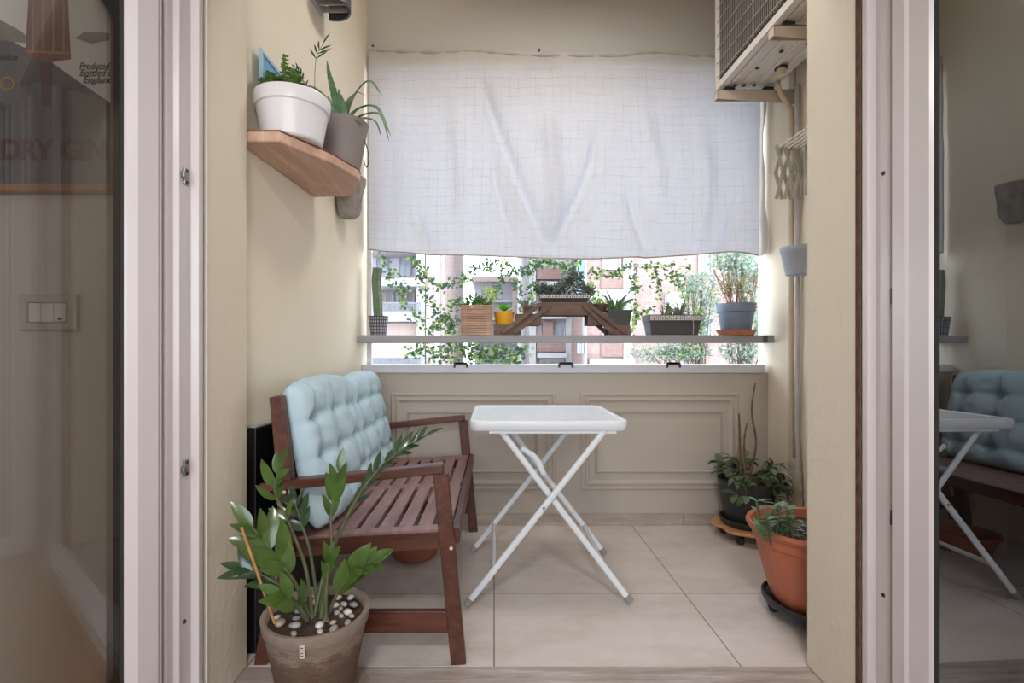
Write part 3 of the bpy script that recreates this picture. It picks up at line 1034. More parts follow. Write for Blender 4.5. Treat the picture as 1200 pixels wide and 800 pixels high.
# ------------------------------------------------------------------ wall lamp
lm = pm('dark_grey_lamp_metal', (86, 84, 84), .45, .06, 10, metallic=.3)
lx = xl(2.27)
lamp = thing('wall_lamp', (lx, 2.27, 2.60), 'dark grey half-round wall lamp high on the cream wall above the shelf', 'lamp')
cyl, lpz = V((lx + .075, 2.27, 0)), (2.605, 2.84)
n = 24
outer = [(cyl.x + .088 * math.cos(a), cyl.y + .088 * math.sin(a)) for a in [math.radians(-115 + 230 * i / n) for i in range(n + 1)]]
inner = [(cyl.x + .078 * math.cos(a), cyl.y + .078 * math.sin(a)) for a in [math.radians(115 - 230 * i / n) for i in range(n + 1)]]
MB().prism(outer + inner, lpz[0], lpz[1]).build('lamp_housing', lm, lamp, smooth=30)
MB().box((lx - .004, 2.20, 2.615), (lx + .014, 2.34, 2.83)).build('back_plate', pm('light_grey_metal', (170, 170, 168), .4, .04, 10), lamp, smooth=0, bevel=.003)
m = MB()
m.prism([(x, y) for x, y in inner], 2.66, 2.664)
m.build('diffuser', pm('dark_diffuser', (70, 66, 64), .3), lamp, smooth=0)
for k in range(3):
    MB().box((lx + .02, 2.215 + k * .05, 2.622), (lx + .145, 2.221 + k * .05, 2.650)).build('baffle', MATS['light_grey_metal'], lamp, smooth=0)

# ------------------------------------------------------------------ wall shelf
pine = wood('pine_shelf', (178, 138, 118), (222, 190, 170), .55, 2.2, (9, 1.2, 3))
pined = wood('pine_shelf_top', (112, 66, 50), (150, 100, 78), .5, 2.2, (9, 1.2, 3))
poly = [(xl(1.66) + .003, 1.648), (-.715, 1.648), (-.60, 1.85), (-.548, 2.01), (-.556, 2.06), (-.640, 2.225), (-.665, 2.245), (xl(2.25) + .003, 2.26)]
ws = MB().prism(poly, 1.738, 1.774).build('wall_shelf', pine, loc=(-.84, 1.95, 1.738), smooth=0, bevel=.006)
tag(ws, 'angular wooden wall shelf carrying the white bowl and the aloe pot', 'shelf')
MB().prism([(x * .9985, y) for x, y in poly], 1.7735, 1.7775).build('stained_top', pined, ws, smooth=0)
# stone wall pocket
def wob_(a, z): return .10 * noise.noise(V((math.cos(a) * 2.4, math.sin(a) * 2.4, z * 14))) + .07 * noise.noise(V((math.cos(a) * 6, math.sin(a) * 6, z * 30)))
stm = pm('rough_grey_stone', (168, 162, 154), .95, .2, 18, .5, 50)
m = MB().lathe((xl(2.56) + .050, 2.56, 1.725), [(0, 0), (.038, .0), (.054, .015), (.066, .06), (.074, .12), (.079, .17), (.084, .205), (.066, .21), (.05, .18), (0, .17)], 40, wob=lambda a, z: 1.5 * wob_(a, z))
m.v = [V((max(p.x, xl(p.y) + .001), p.y, p.z)) for p in m.v]
o = m.build('wall_planter', stm, loc=(xl(2.56), 2.56, 1.725), smooth=50)
tag(o, 'rough grey stone-like wall pocket mounted just past the wooden shelf', 'planter')
# blue framed board
fx = xl(1.85)
bd = thing('blue_board', (fx + .02, 1.84, 1.778), 'small light blue framed board leaning on the wall behind the white bowl', 'picture')
def bfn(x, z, o):
    return V((xl(1.84) + .012 + .018 * (1 - (z - 1.778) / .34) + o, x, z))
MB().ring(1.752, 1.925, 1.7785, 2.114, [(0, 0), (0, .012), (.012, .012), (.014, .006), (.014, 0)], bfn).build('frame', pm('pale_blue_frame', (178, 208, 228), .5), bd, smooth=0)
MB().loops([[bfn(x, z, o_) for x, z in ((1.76, 1.79), (1.917, 1.79), (1.917, 2.106), (1.76, 2.106))] for o_ in (.001, .006)]).build('panel', pm('sky_blue_paint', (110, 176, 216), .5, .05, 6), bd, smooth=0)

# ------------------------------------------------------------------ air conditioner on its brackets
acw = pm('ac_white', (214, 206, 198), .4, .03, 4)
acg = pm('ac_beige', (198, 184, 168), .5, .05, 4)
ac = thing('air_conditioner', (1.40, 2.34, 2.462), 'white outdoor air conditioning unit with wire grille mounted high on the wall', 'air conditioner')
ax0, ax1, ay0, ay1, az0, az1 = 1.222, 1.535, 1.93, 2.735, 2.462, 3.02
m = MB().box((ax0 + .012, ay0, az0 + .012), (ax1, ay1, az1))
m.build('casing', acw, ac, smooth=0, bevel=.008)
# front with its opening
m = MB()
m.ring(ay0, ay1, az0 + .004, az1, [(0, 0), (0, .014), (.035, .014), (.045, .004), (.045, 0)], lambda y, z, o: V((ax0 + .014 - o, y, z)))
m.build('front_frame', acw, ac, smooth=20)
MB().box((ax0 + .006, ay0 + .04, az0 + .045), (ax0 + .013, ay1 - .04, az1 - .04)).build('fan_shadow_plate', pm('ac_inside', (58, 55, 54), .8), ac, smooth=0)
gr = MB()
y = ay0 + .045
while y < ay1 - .042:
    gr.box((ax0 - .004, y - .0010, az0 + .05), (ax0 - .002, y + .0010, az1 - .04)); y += .0165
z = az0 + .06
while z < az1 - .04:
    gr.box((ax0 - .010, ay0 + .04, z - .0018), (ax0 - .006, ay1 - .04, z + .0018)); z += .075
gr.build('wire_grille', pm('grille_wire', (172, 162, 150), .45), ac, smooth=0)
# pressed ribs, holes and feet underneath
rb = MB()
for x in (1.275, 1.335, 1.42, 1.48):
    rb.box((x - .012, ay0 + .08, az0 + .004), (x + .012, ay1 - .09, az0 + .0125))
rb.build('base_rib', acw, ac, smooth=0, bevel=.004)
MB().box((ax0 + .010, ay0 + .005, az0), (ax0 + .03, ay1 - .005, az0 + .014)).build('bottom_lip', acw, ac, smooth=0)
for x, y in ((1.30, 2.665), (1.345, 2.665), (1.40, 2.665), (1.37, 2.36), (1.46, 2.30), (1.33, 2.5)):
    MB().lathe((x, y, az0 + .001), [(0, 0), (.010, 0), (.010, .004), (0, .004)], 14).build('drain_hole', darkm, ac, smooth=0)
q = MB().lathe((1.45, 2.50, az0 - .035), [(0, .0), (.018, 0), (.022, .006), (.022, .036), (0, .036)], 18).build('drain_spout', pm('cream_plastic', (214, 200, 170), .4), ac, smooth=40)
MB().lathe((1.45, 2.50, az0 - .003), [(.022, 0), (.03, .002), (.03, .006), (0, .006)], 18).build('washer', darkm, ac, smooth=0)
for y, lbl in ((2.69, 'beige steel wall bracket under the air conditioner at the end by the curtain'), (2.155, 'beige steel wall bracket under the air conditioner at the end by the door')):
    wx = 1.60 + .033 * (y - 1.637) / 1.42
    br = thing('wall_bracket', (wx, y, 2.38), lbl, 'bracket', 'steel brackets under the air conditioner')
    m = MB()
    m.box((1.205, y - .022, 2.438), (wx - .001, y + .022, 2.446))
    i0 = m.add([(x, yy, z) for yy in (y - .022, y - .017) for x, z in ((1.205, 2.396), (wx - .001, 2.366), (wx - .001, 2.446), (1.205, 2.446))])
    for q in ((0, 1, 2, 3), (7, 6, 5, 4), (0, 4, 5, 1), (1, 5, 6, 2), (2, 6, 7, 3), (3, 7, 4, 0)):
        m.face([i0 + k for k in q])
    m.box((1.205, y + .017, 2.400), (wx - .001, y + .022, 2.446))
    m.box((1.205, y - .022, 2.400), (1.212, y + .022, 2.446))
    m.build('arm', acg, br, smooth=0, bevel=.003)
    MB().box((wx - .006, y - .026, 2.26), (wx - .001, y + .026, 2.80)).build('wall_plate', acg, br, smooth=0)
    MB().box((1.25, y - .02, 2.4465), (1.30, y + .02, 2.4615)).build('rubber_pad', darkm, br, smooth=0)
    MB().box((1.46, y - .02, 2.4465), (1.51, y + .02, 2.4615)).build('rubber_pad', darkm, br, smooth=0)

# ------------------------------------------------------------------ folding drying rack
drm = pm('rack_grey_paint', (178, 173, 164), .5, .06, 14)
drw = pm('rack_white_paint', (214, 208, 198), .45, .03, 8)
RY = 2.582
wx = 1.622
rk = thing('drying_rack', (wx, 2.3, 1.83), 'concertina wall drying rack with scissor lattice above the hanging pot', 'drying rack')
x0, x1 = 1.478, wx - .012
zt, zb = P(0, 170, RY).z, P(0, 233, RY).z
step = (x1 - x0) / 3
for yy in (RY, 1.88):
    for k in range(4):
        xa = x0 + k * step - step * .15
        for half in (0, 1):
            za, zc = (zt, (zt + zb) / 2 - .004) if half == 0 else ((zt + zb) / 2 + .004, zb)
            for s_ in (0, 1):
                xs_, xe_ = (xa, xa + step * .85) if s_ == half else (xa + step * .85, xa)
                if max(xs_, xe_) > wx - .008:
                    continue
                MB().bar((xs_, yy + s_ * .008, za), (xe_, yy + s_ * .008, zc), .006, .020, (1, 0, 0)).build('lattice_bar', drm, rk, smooth=0, bevel=.002)
for k in range(5):
    x = x0 + .01 + k * (x1 - x0 - .02) / 4
    MB().tube([(x, 1.87, zt - .012), (x, RY + .012, zt - .012)], .0055, 8).build('rail', drw, rk, smooth=50)
for yy in (RY - .025, 1.90):
    MB().box((wx - .008, yy - .015, zb + .02), (wx - .0005, yy + .015, zt + .01)).build('wall_plate', drm, rk, smooth=0)

# pipes of the air conditioner
ppm = pm('pipe_insulation', (206, 190, 164), .6, .06, 12)
wx = 1.6205
pts = curve([(1.51, 2.64, 2.47), (1.53, 2.645, 2.41), (1.585, 2.66, 2.35), (1.602, 2.665, 2.25), (1.602, 2.67, 1.6), (1.602, 2.67, .9), (1.603, 2.67, .30)], 6)
o = MB().tube(pts, .0135, 10).build('refrigerant_pipe', ppm, loc=(1.60, 2.67, .30), smooth=60)
tag(o, 'beige insulated pipe curving from under the air conditioner down the wall', 'pipe')
hs = pm('corrugated_hose', (190, 186, 184), .4, .05, 12)
pts = [V((1.603, 2.615 + .004 * math.sin(i * .11), 2.44 - i * .006)) for i in range(360)]
pts = [p for p in pts if p.z > .32]
o = MB().tube(pts, [.0105 + .0022 * (i % 2) for i in range(len(pts))], 9).build('drain_hose', hs, loc=(1.603, 2.615, .33), smooth=60)
tag(o, 'thin grey corrugated drain hose running down the wall beside the pipe', 'hose')
# pale cover at the foot of the pipes
cvm = pm('cloudy_plastic', (178, 166, 150), .4, .12, 10)
m = MB()
for j in range(16):
    z = .15 + j * .021
    w = .050 - .016 * j / 15
    m.v += [V((1.618 - .050 * math.cos(a) * (1 - .3 * j / 15), 2.642 + w * 1.2 * math.sin(a) + .004 * math.sin(j * 2 + a * 3), z)) for a in [math.radians(-88 + 176 * i / 12) for i in range(13)]]
for j in range(15):
    for i in range(12):
        a = j * 13 + i
        m.face([a, a + 1, a + 14, a + 13])
o = m.build('pipe_cover', cvm, loc=(1.60, 2.642, .15), smooth=180)
md = o.modifiers.new('s', 'SOLIDIFY'); md.thickness = .003
tag(o, 'cloudy plastic cover around the foot of the wall pipes', 'cover')
zg = [V((1.565 - .004, 2.615 + .02 * ((-1) ** k_), .24 + k_ * .018)) for k_ in range(10)]
MB().tube(zg, .003, 6).build('zigzag_cord', pm('white_cord', (222, 218, 210), .7), o, smooth=0)
# ------------------------------------------------------------------ plant materials
zzl = pm('zz_leaf', (80, 108, 46), .22, .25, 14, trans=.16, spec=.7)
zzd = pm('zz_leaf_dark', (58, 82, 52), .2, .2, 14, trans=.12, spec=.7)
zzs = pm('zz_stem', (96, 102, 74), .5, .2, 20)
alm = pm('aloe_flesh', (94, 126, 84), .45, .2, 26, rgb2=(64, 92, 62))
grn = pm('herb_green', (98, 142, 62), .5, .25, 20, trans=.2)
dgr = pm('deep_green', (60, 86, 58), .5, .25, 20, trans=.12)
gyg = pm('grey_green', (122, 138, 118), .6, .2, 20, trans=.12)
ylg = pm('yellow_green', (168, 190, 70), .5, .2, 20, trans=.25)
brt = pm('bright_green', (96, 178, 44), .4, .15, 20, trans=.25)
dry = pm('dry_flower', (206, 184, 130), .8, .25, 30, trans=.2)
twig = pm('twig_brown', (112, 86, 62), .8, .2, 30)

# ------------------------------------------------------------------ ZZ plant in the foreground
PC = V((-.520, 1.452, .014))
clay = NT('weathered_shaded_clay')
bb = clay.n('BsdfPrincipled'); bb.inputs['Roughness'].default_value = .9
tc = clay.n('TexCoord'); sp = clay.n('SeparateXYZ'); clay.l(tc.outputs['Object'], sp.inputs[0])
n1 = clay.noise(clay.coord((1, 1, 2.2)), 14, 6, .65); n2 = clay.noise(clay.coord((1, 1, 4)), 46, 4, .6)
hz = clay.math('ADD', clay.math('MULTIPLY', sp.outputs[2], 5.2), clay.math('MULTIPLY', clay.math('SUBTRACT', n1, .5), 1.1))
c1 = clay.ramp(hz, [(.80, lin((128, 104, 86))), (1.05 - .02, lin((146, 122, 102))), (1.0, lin((196, 186, 176)))])
c1 = clay.ramp(clay.math('MULTIPLY', hz, .68), [(.48, lin((104, 84, 70))), (.66, lin((120, 100, 84))), (.76, lin((158, 146, 134))), (.92, lin((142, 128, 116)))])  # weathered pale rim; the shade around the pot also darkens these clay colours
clay.l(clay.mix(clay.math('MULTIPLY', n2, .35), c1, lin((88, 72, 60))), bb.inputs['Base Color'])
bn = clay.n('Bump'); bn.inputs['Strength'].default_value = .35; bn.inputs['Distance'].default_value = .006
clay.l(n2, bn.inputs['Height']); clay.l(bn.outputs[0], bb.inputs['Normal']); clay.l(bb.outputs[0], clay.out.inputs[0])
zz = thing('potted_zz_plant', PC, 'glossy feather-leaved houseplant in a weathered clay pot on the door threshold', 'potted plant')
rt, rb_, ph = .149, .098, .272
MB().lathe(PC, pot_profile(rt, rb_, ph, .013, .036, .005, .022), 48).build('pot', clay.m, zz, smooth=50)
add_soil(zz, PC, rt, rb_, ph, .022, .012, 3)
lb = P(380, 746, 1.0)
a0 = math.radians(-84)
rl = rt + .0065
m = MB()
for z in (.222, .257):
    for da in (-.042, .042):
        m.v.append(PC + V((rl * math.cos(a0 + da) * (1 - (.257 - z) * .2), rl * math.sin(a0 + da) * (1 - (.257 - z) * .2), z)))
for z in (.222, .257):
    for da in (-.042, .042):
        m.v.append(PC + V(((rl - .004) * math.cos(a0 + da) * (1 - (.257 - z) * .2), (rl - .004) * math.sin(a0 + da) * (1 - (.257 - z) * .2), z)))
for q in ((0, 1, 3, 2), (4, 6, 7, 5), (0, 4, 5, 1), (1, 5, 7, 3), (3, 7, 6, 2), (2, 6, 4, 0)):
    m.face(q)
m.v = [V((p.x, p.y, p.z)) for p in m.v]
lbo = m.build('label_sticker', pm('label_paper', (206, 198, 186), .6), zz, smooth=0)
m = MB()
ang = a0
for dz in (.004, .011, .018, .025):
    z = .225 + dz
    rr = rl * (1 - (.257 - z) * .2) + .0004
    m.bar(PC + V((rr * math.cos(ang - .02), rr * math.sin(ang - .02), z)), PC + V((rr * math.cos(ang + .02), rr * math.sin(ang + .02), z)), .0008, .0022)
m.build('print_line', darkm, lbo, smooth=0)
rg = random.Random(11)
def frond(path, L=.085, W=.036, t0=.35, pairs=6, mat=None, r=.0062, seed=0, flip=1, up=(0, -.35, 1), tipleaf=True, spread=.75):
    rq = random.Random(seed)
    L *= .92; W *= .80
    pts = curve(path, 8)
    n = len(pts)
    m = MB()
    m.tube(pts, [r * (1 - .72 * k / n) for k in range(n)], 7, mi=1)
    for q in range(pairs):
        t = t0 + (1 - t0) * (q + .3) / pairs
        k = min(n - 2, int(t * (n - 1)))
        p = pts[k]
        d = (pts[k + 1] - pts[max(0, k - 1)]).normalized()
        U = V(up)
        U = (U - d * U.dot(d)).normalized()
        side = d.cross(U).normalized()
        sc_ = (.75 + .4 * math.sin(PI * (q + 1) / (pairs + 1))) * rq.uniform(.88, 1.1)
        for s_ in (-1, 1):
            dd = d * rq.uniform(.9, 1.25) + side * s_ * spread * rq.uniform(.75, 1) + U * rq.uniform(.0, .45)
            m.leaf(p + d * rq.uniform(-.01, .01), dd, U + side * s_ * rq.uniform(-1.0, .15) + rv(rq, .4), L * sc_, W * sc_, rq.uniform(.1, .6), 5, .22)
    if tipleaf:
        d = (pts[-1] - pts[-3]).normalized()
        m.leaf(pts[-1], d, V(up), L * .95, W * .9, .25, 5, .2)
    return m.build('frond', [mat or zzl, zzs], zz, smooth=60, recalc=False)
def px(*a):
    return [P(x, y, d) for x, y, d in a]
# arching away over the bench
frond(px((372, 722, 1.46), (392, 640, 1.47), (424, 575, 1.47), (460, 535, 1.47), (498, 511, 1.47)), .070, .025, .50, 8, zzd, seed=1, up=(-.2, -.5, 1))
frond(px((368, 722, 1.44), (386, 650, 1.50), (410, 600, 1.53), (440, 560, 1.55)), .060, .022, .62, 3, zzd, seed=2, up=(-.3, -.3, 1))
# upright one with tall leaves
frond(px((376, 724, 1.42), (388, 650, 1.42), (388, 600, 1.43), (397, 552, 1.44)), .082, .033, .60, 3, zzl, seed=3, up=(.3, -1, .2), spread=.4)
# curving to the reveal and up
frond(px((366, 724, 1.43), (358, 665, 1.43), (338, 612, 1.42), (322, 575, 1.41), (328, 548, 1.40)), .080, .036, .52, 4, zzl, seed=4, up=(-.4, -1, .5))
# big leaves leaning out over the rim
frond(px((362, 722, 1.42), (346, 684, 1.39), (322, 650, 1.37), (296, 618, 1.36)), .108, .050, .42, 4, zzl, seed=5, r=.0075, up=(.3, -1, .75))
frond(px((358, 724, 1.40), (336, 694, 1.37), (312, 676, 1.35), (290, 668, 1.34)), .085, .036, .52, 3, zzd, seed=6, up=(.1, -.7, 1))
# low one over the other rim
frond(px((384, 722, 1.43), (396, 694, 1.40), (412, 672, 1.39), (434, 658, 1.38)), .088, .046, .3, 5, zzl, seed=7, up=(.1, -1, .8), spread=.55)
# short young shoot in the middle
frond(px((382, 726, 1.40), (382, 700, 1.39), (384, 672, 1.385), (386, 658, 1.38)), .066, .028, .6, 2, zzl, seed=8, up=(.2, -1, .3), spread=.35)
frond(px((374, 722, 1.47), (364, 650, 1.48), (352, 610, 1.49), (346, 590, 1.50)), .072, .032, .55, 3, zzd, seed=9, up=(0, -.8, .6))
frond(px((360, 726, 1.39), (352, 712, 1.36), (342, 703, 1.34), (330, 697, 1.33)), .080, .040, .35, 2, zzl, seed=10, up=(.1, -.8, 1))
stk = MB().tube([P(322, 730, 1.35), P(283, 618, 1.29)], .0036, 8).build('bamboo_stake', pm('bamboo', (196, 142, 88), .5, .15, 30), zz, smooth=40)
# pebbles
peb = [pm('pebble_white', (206, 200, 190), .5, .1, 30), pm('pebble_grey', (160, 152, 144), .5, .12, 30), pm('pebble_tan', (182, 162, 142), .5, .12, 30)]
spots = []
rq = random.Random(21)
tries = 0
while len(spots) < 26 and tries < 4000:
    tries += 1
    a = rq.uniform(-PI, PI) if rq.random() < .2 else rq.uniform(-1.3, .9)
    r = rq.uniform(.055, .118)
    q = V((r * math.cos(a), r * math.sin(a), 0))
    s_ = rq.uniform(.0085, .0155)
    if all((q - o_).length > (s_ + so) * 1.05 for o_, so in spots):
        spots.append((q, s_))
for i, (q, s_) in enumerate(spots):
    c = PC + q + V((0, 0, ph - .0155 + s_ * .35))
    m = MB()
    m.lathe((0, 0, 0), [(0, -.6), (.55, -.5), (.95, -.12), (.9, .25), (.5, .54), (0, .62)], 10)
    a = rq.uniform(0, 6.28); kx, ky = rq.uniform(1.0, 1.35), rq.uniform(.75, 1.0)
    R = Matrix.Rotation(a, 3, 'Z')
    m.map(lambda p: c + R @ V((p.x * s_ * kx, p.y * s_ * ky, p.z * s_)))
    o = m.build('pebble', peb[i % 3], loc=c, smooth=180)
    tag(o, 'pale rounded pebble lying on the soil of the foreground plant pot', 'pebble', 'pebbles on the soil of the weathered clay pot')
sau = MB().lathe(PC - V((0, 0, .014)), [(0, 0), (.125, 0), (.150, .030), (.153, .036), (.146, .036), (.128, .0132), (0, .0125)], 40).build('pot_saucer', pm('saucer_clay', (150, 128, 112), .8, .1, 12), loc=PC - V((0, 0, .014)), smooth=40)
tag(sau, 'pale clay saucer under the weathered foreground pot', 'saucer')

# ------------------------------------------------------------------ bowl and aloe on the wall shelf
ST = 1.778
whm = pm('white_glazed', (226, 224, 226), .3, .02, 5)
BC = V((-.722, 1.775, ST))
bp_ = thing('potted_succulent', BC, 'bushy small succulent in a wide white bowl on the wooden wall shelf', 'potted plant')
BR, BRB, BH = .131, .102, .160
MB().lathe(BC, [(0, 0), (BRB - .006, 0), (BRB, .005), (.119, .106), (.120, .112), (.126, .116), (BR, .155), (BR - .002, BH), (BR - .008, BH), (BR - .010, .150), (.12, .12)], 48).build('bowl', whm, bp_, smooth=35)
add_soil(bp_, BC, .122, BRB, BH, .02, .004, 5)
rq = random.Random(31)
def rosette(m, c, r, n, L, W, rq, lift=.5, mi=0):
    for k in range(n):
        a = 2.4 * k + rq.uniform(-.2, .2)
        e = lift + (1 - k / n) * 0 + .9 * k / n
        d = V((math.cos(a), math.sin(a), e))
        m.leaf(c, d, V((-math.cos(a) * e, -math.sin(a) * e, 1)), L * (1 - .45 * k / n), W, .5, 3, .3, mi)
m = MB()
for k in range(34):
    a = rq.uniform(0, 6.28); r = .070 * math.sqrt(rq.random())
    h = .03 + .125 * rq.random() * (1 - r / .1)
    c = BC + V((-.030 + r * math.cos(a), -.005 + r * math.sin(a), BH - .015 + h))
    m.tube([c - V((0, 0, h + .01)), c], .003, 5, mi=1)
    for j in range(3):
        rosette(m, c - V((0, 0, .018 * j)), 1, 8, .032, .015, rq)
c = BC + V((-.03, 0, BH + .12))
m.tube([c - V((0, 0, .1)), c + V((0, 0, .030))], .003, 5, mi=1)
for j in range(4):
    rosette(m, c + V((0, 0, .034 - .013 * j)), 1, 7, .020, .009, rq)
m.build('succulent', [pm('fresh_succulent', (122, 160, 84), .45, .25, 20, trans=.15), zzs], bp_, smooth=60, recalc=False)
# thin seedling stems
m = MB()
def pinnate(m, path, pairs, L, W, t0=.5, r=.0014, mi=0, ms=1, up=(0, -1, .3), seed=1, ang=.9):
    rq = random.Random(seed)
    pts = curve(path, 6)
    n = len(pts)
    m.tube(pts, [r * (1 - .5 * k / n) for k in range(n)], 5, mi=ms)
    for q in range(pairs):
        k = min(n - 2, int((t0 + (1 - t0) * q / pairs) * (n - 1)))
        d = (pts[k + 1] - pts[k]).normalized()
        U = V(up); U = (U - d * U.dot(d)).normalized()
        s_ = d.cross(U)
        for sg in (-1, 1):
            m.leaf(pts[k], d + s_ * sg * ang + rv(rq, .15), U, L * rq.uniform(.75, 1.1), W, rq.uniform(.0, .7), 3, .1, mi)
    m.leaf(pts[-1], pts[-1] - pts[-2], V(up), L, W, .2, 3, .1, mi)
pinnate(m, px((369, 112, 1.80), (369, 85, 1.80), (371, 66, 1.80), (378, 52, 1.80)), 3, .055, .0075, .62, seed=4)
pinnate(m, px((362, 112, 1.78), (354, 92, 1.76), (350, 82, 1.74)), 3, .026, .006, .3, seed=5)
pinnate(m, px((366, 112, 1.84), (352, 88, 1.84), (346, 80, 1.84)), 5, .022, .006, .3, seed=6)
m.build('seedling', [dgr, zzs], bp_, smooth=60, recalc=False)

AC_ = V((-.622, 2.035, ST))
al = thing('potted_aloe', AC_, 'arching aloe in a grey pot at the tip of the wooden wall shelf', 'potted plant')
greyp = pm('warm_grey_pot', (148, 138, 134), .6, .05, 8)
MB().lathe(AC_, pot_profile(.104, .068, .192, .006, 0, .0, .012), 44).build('pot', greyp, al, smooth=40)
add_soil(al, AC_, .104, .068, .192, .012, .006, 6)
def aloe(root, path, w, nrm, mat=alm, thick=.28, teeth=.16, nm='leaf'):
    w *= 1.08
    pts = curve(path, 7)
    return MB().blade(pts, w, nrm, thick, teeth=teeth).build(nm, mat, root, smooth=60)
D = 2.035
aloe(al, px((398, 146, D), (392, 112, D), (386, 88, D), (383, 70, D)), .030, (.3, -1, 0))
aloe(al, px((400, 142, D), (398, 122, D), (397, 104, D - .02)), .042, (0, -1, 0.1))
aloe(al, px((402, 144, D), (414, 112, D), (432, 94, D - .02), (448, 112, D - .04)), .030, (-.2, -.6, 1))
aloe(al, px((400, 146, D), (420, 126, D - .02), (442, 126, D - .05), (459, 162, D - .07)), .034, (.2, -.7, 1))
aloe(al, px((402, 148, D - .02), (424, 134, D - .05), (446, 134, D - .08), (456, 166, D - .1)), .030, (.2, -.7, 1))
aloe(al, px((404, 148, D), (424, 138, D + .05), (440, 142, D + .08), (447, 161, D + .1)), .026, (.2, -.7, 1))
aloe(al, px((396, 146, D), (384, 118, D - .02), (368, 102, D - .05), (350, 101, D - .07)), .036, (.1, -.7, 1))
aloe(al, px((398, 146, D + .02), (406, 120, D + .04), (418, 108, D + .05), (428, 112, D + .06)), .026, (-.2, -.6, 1))
aloe(al, px((402, 148, D - .03), (414, 140, D - .06), (426, 146, D - .08)), .024, (.2, -.7, 1))
aloe(al, px((396, 146, D), (390, 126, D), (384, 112, D)), .024, (.3, -1, 0))
aloe(al, px((392, 146, D - .03), (388, 134, D - .05), (380, 128, D - .06)), .030, (.0, -.7, 1))
aloe(al, px((404, 148, D - .02), (404, 128, D - .03), (400, 110, D - .03)), .026, (.3, -.9, .2))
MB().tube(curve(px((414, 146, D), (426, 162, D), (432, 182, D), (430, 196, D), (426, 188, D)), 6), .0022, 6).build('dry_shoot', pm('dry_shoot', (70, 58, 46), .8), al, smooth=60)

# ------------------------------------------------------------------ pots along the plank shelf
Yp = 2.93
def zs(px_, d=Yp):
    return (px_ - CX) / F * d
def wpx(n, d=Yp):
    return n / F * d
def bush(m, c, rx, ry, rz, n, L, W, rq, mi=0, up=.6):
    for k in range(n):
        q = rv(rq)
        while q.length > 1: q = rv(rq)
        p = V(c) + V((q.x * rx, q.y * ry, q.z * rz))
        d = V((q.x, q.y, abs(q.z) * .5 + up * rq.random())) + rv(rq, .5)
        m.leaf(p, d, V((0, 0, 1)) + rv(rq, .5), L * rq.uniform(.6, 1.1), W, rq.uniform(0, .8), 3, .15, mi)
def spikes(m, c, n, L, w, rq, spread=1.0, nrm=(0, -1, .2), mi=0):
    for k in range(n):
        a = rq.uniform(0, 6.28); e = rq.uniform(.2, 1) * spread
        d = V((math.cos(a) * e, math.sin(a) * e * .5, 1)).normalized()
        l = L * rq.uniform(.55, 1.1)
        b = V(c) + V((math.cos(a), math.sin(a), 0)) * w * rq.random() * 2
        out = V((math.cos(a), math.sin(a) * .5, 0)) * l * .25 * e
        m.blade(curve([b, b + d * l * .5 + out * .2, b + d * l * .85 + out - V((0, 0, l * .16 * e))], 4), w, nrm, .3, mi)

# cactus
cp = V((zs(443.5), Yp, SZ))
stripe = NT('striped_pot')
bb = stripe.n('BsdfPrincipled'); bb.inputs['Roughness'].default_value = .6
tc = stripe.n('TexCoord'); sp = stripe.n('SeparateXYZ'); stripe.l(tc.outputs['Object'], sp.inputs[0])
an = stripe.math('ARCTAN2', sp.outputs[1], sp.outputs[0])
s1 = stripe.math('GREATER_THAN', stripe.math('SINE', stripe.math('MULTIPLY', an, 26)), .15)
s2 = stripe.math('GREATER_THAN', stripe.math('SINE', stripe.math('MULTIPLY', sp.outputs[2], 330)), -.55)
stripe.l(stripe.mix(stripe.math('MULTIPLY', s1, s2), lin((70, 70, 80)), lin((176, 174, 178))), bb.inputs['Base Color'])
stripe.l(bb.outputs[0], stripe.out.inputs[0])
ct = thing('potted_cactus', cp, 'tall thin cactus in a dark striped pot at the end of the plank', 'potted plant')
MB().lathe(cp, pot_profile(wpx(12), wpx(9), wpx(22.5), .004, 0, 0, .006), 36).build('pot', stripe.m, ct, smooth=40)
add_soil(ct, cp, wpx(12), wpx(9), wpx(22.5), .006, .004, 8)
m = MB()
cc = curve([cp + V((0, 0, .10)), cp + V((-.006, 0, .22)), cp + V((-.012, 0, .32)), cp + V((-.006, 0, .385)), cp + V((-.004, 0, .402))], 8)
n = len(cc)
lps = []
for k, p in enumerate(cc):
    t = k / (n - 1)
    r = .024 * (1 if t < .93 else max(.15, math.sqrt(max(0, 1 - ((t - .93) / .07) ** 2))))
    lps.append([p + V((r * (1 + .16 * math.cos(7 * a)) * math.cos(a), r * (1 + .16 * math.cos(7 * a)) * math.sin(a), 0)) for a in [2 * PI * i / 42 for i in range(42)]])
m.loops(lps)
cst = m.build('cactus_stem', pm('cactus_green', (104, 124, 96), .6, .15, 20), ct, smooth=60)
m = MB()
for k in range(2, n - 2, 2):
    for i in range(7):
        a = 2 * PI * i / 7
        p = cc[k] + V((.0285 * math.cos(a), .0285 * math.sin(a), 0))
        for _ in range(2):
            m.tube([p - V((math.cos(a), math.sin(a), 0)) * .002, p + (V((math.cos(a), math.sin(a), 0)) + rv(rnd, .7)) * .007], .0005, 3)
m.build('spine', pm('spine_pale', (206, 196, 170), .6), cst, smooth=0)

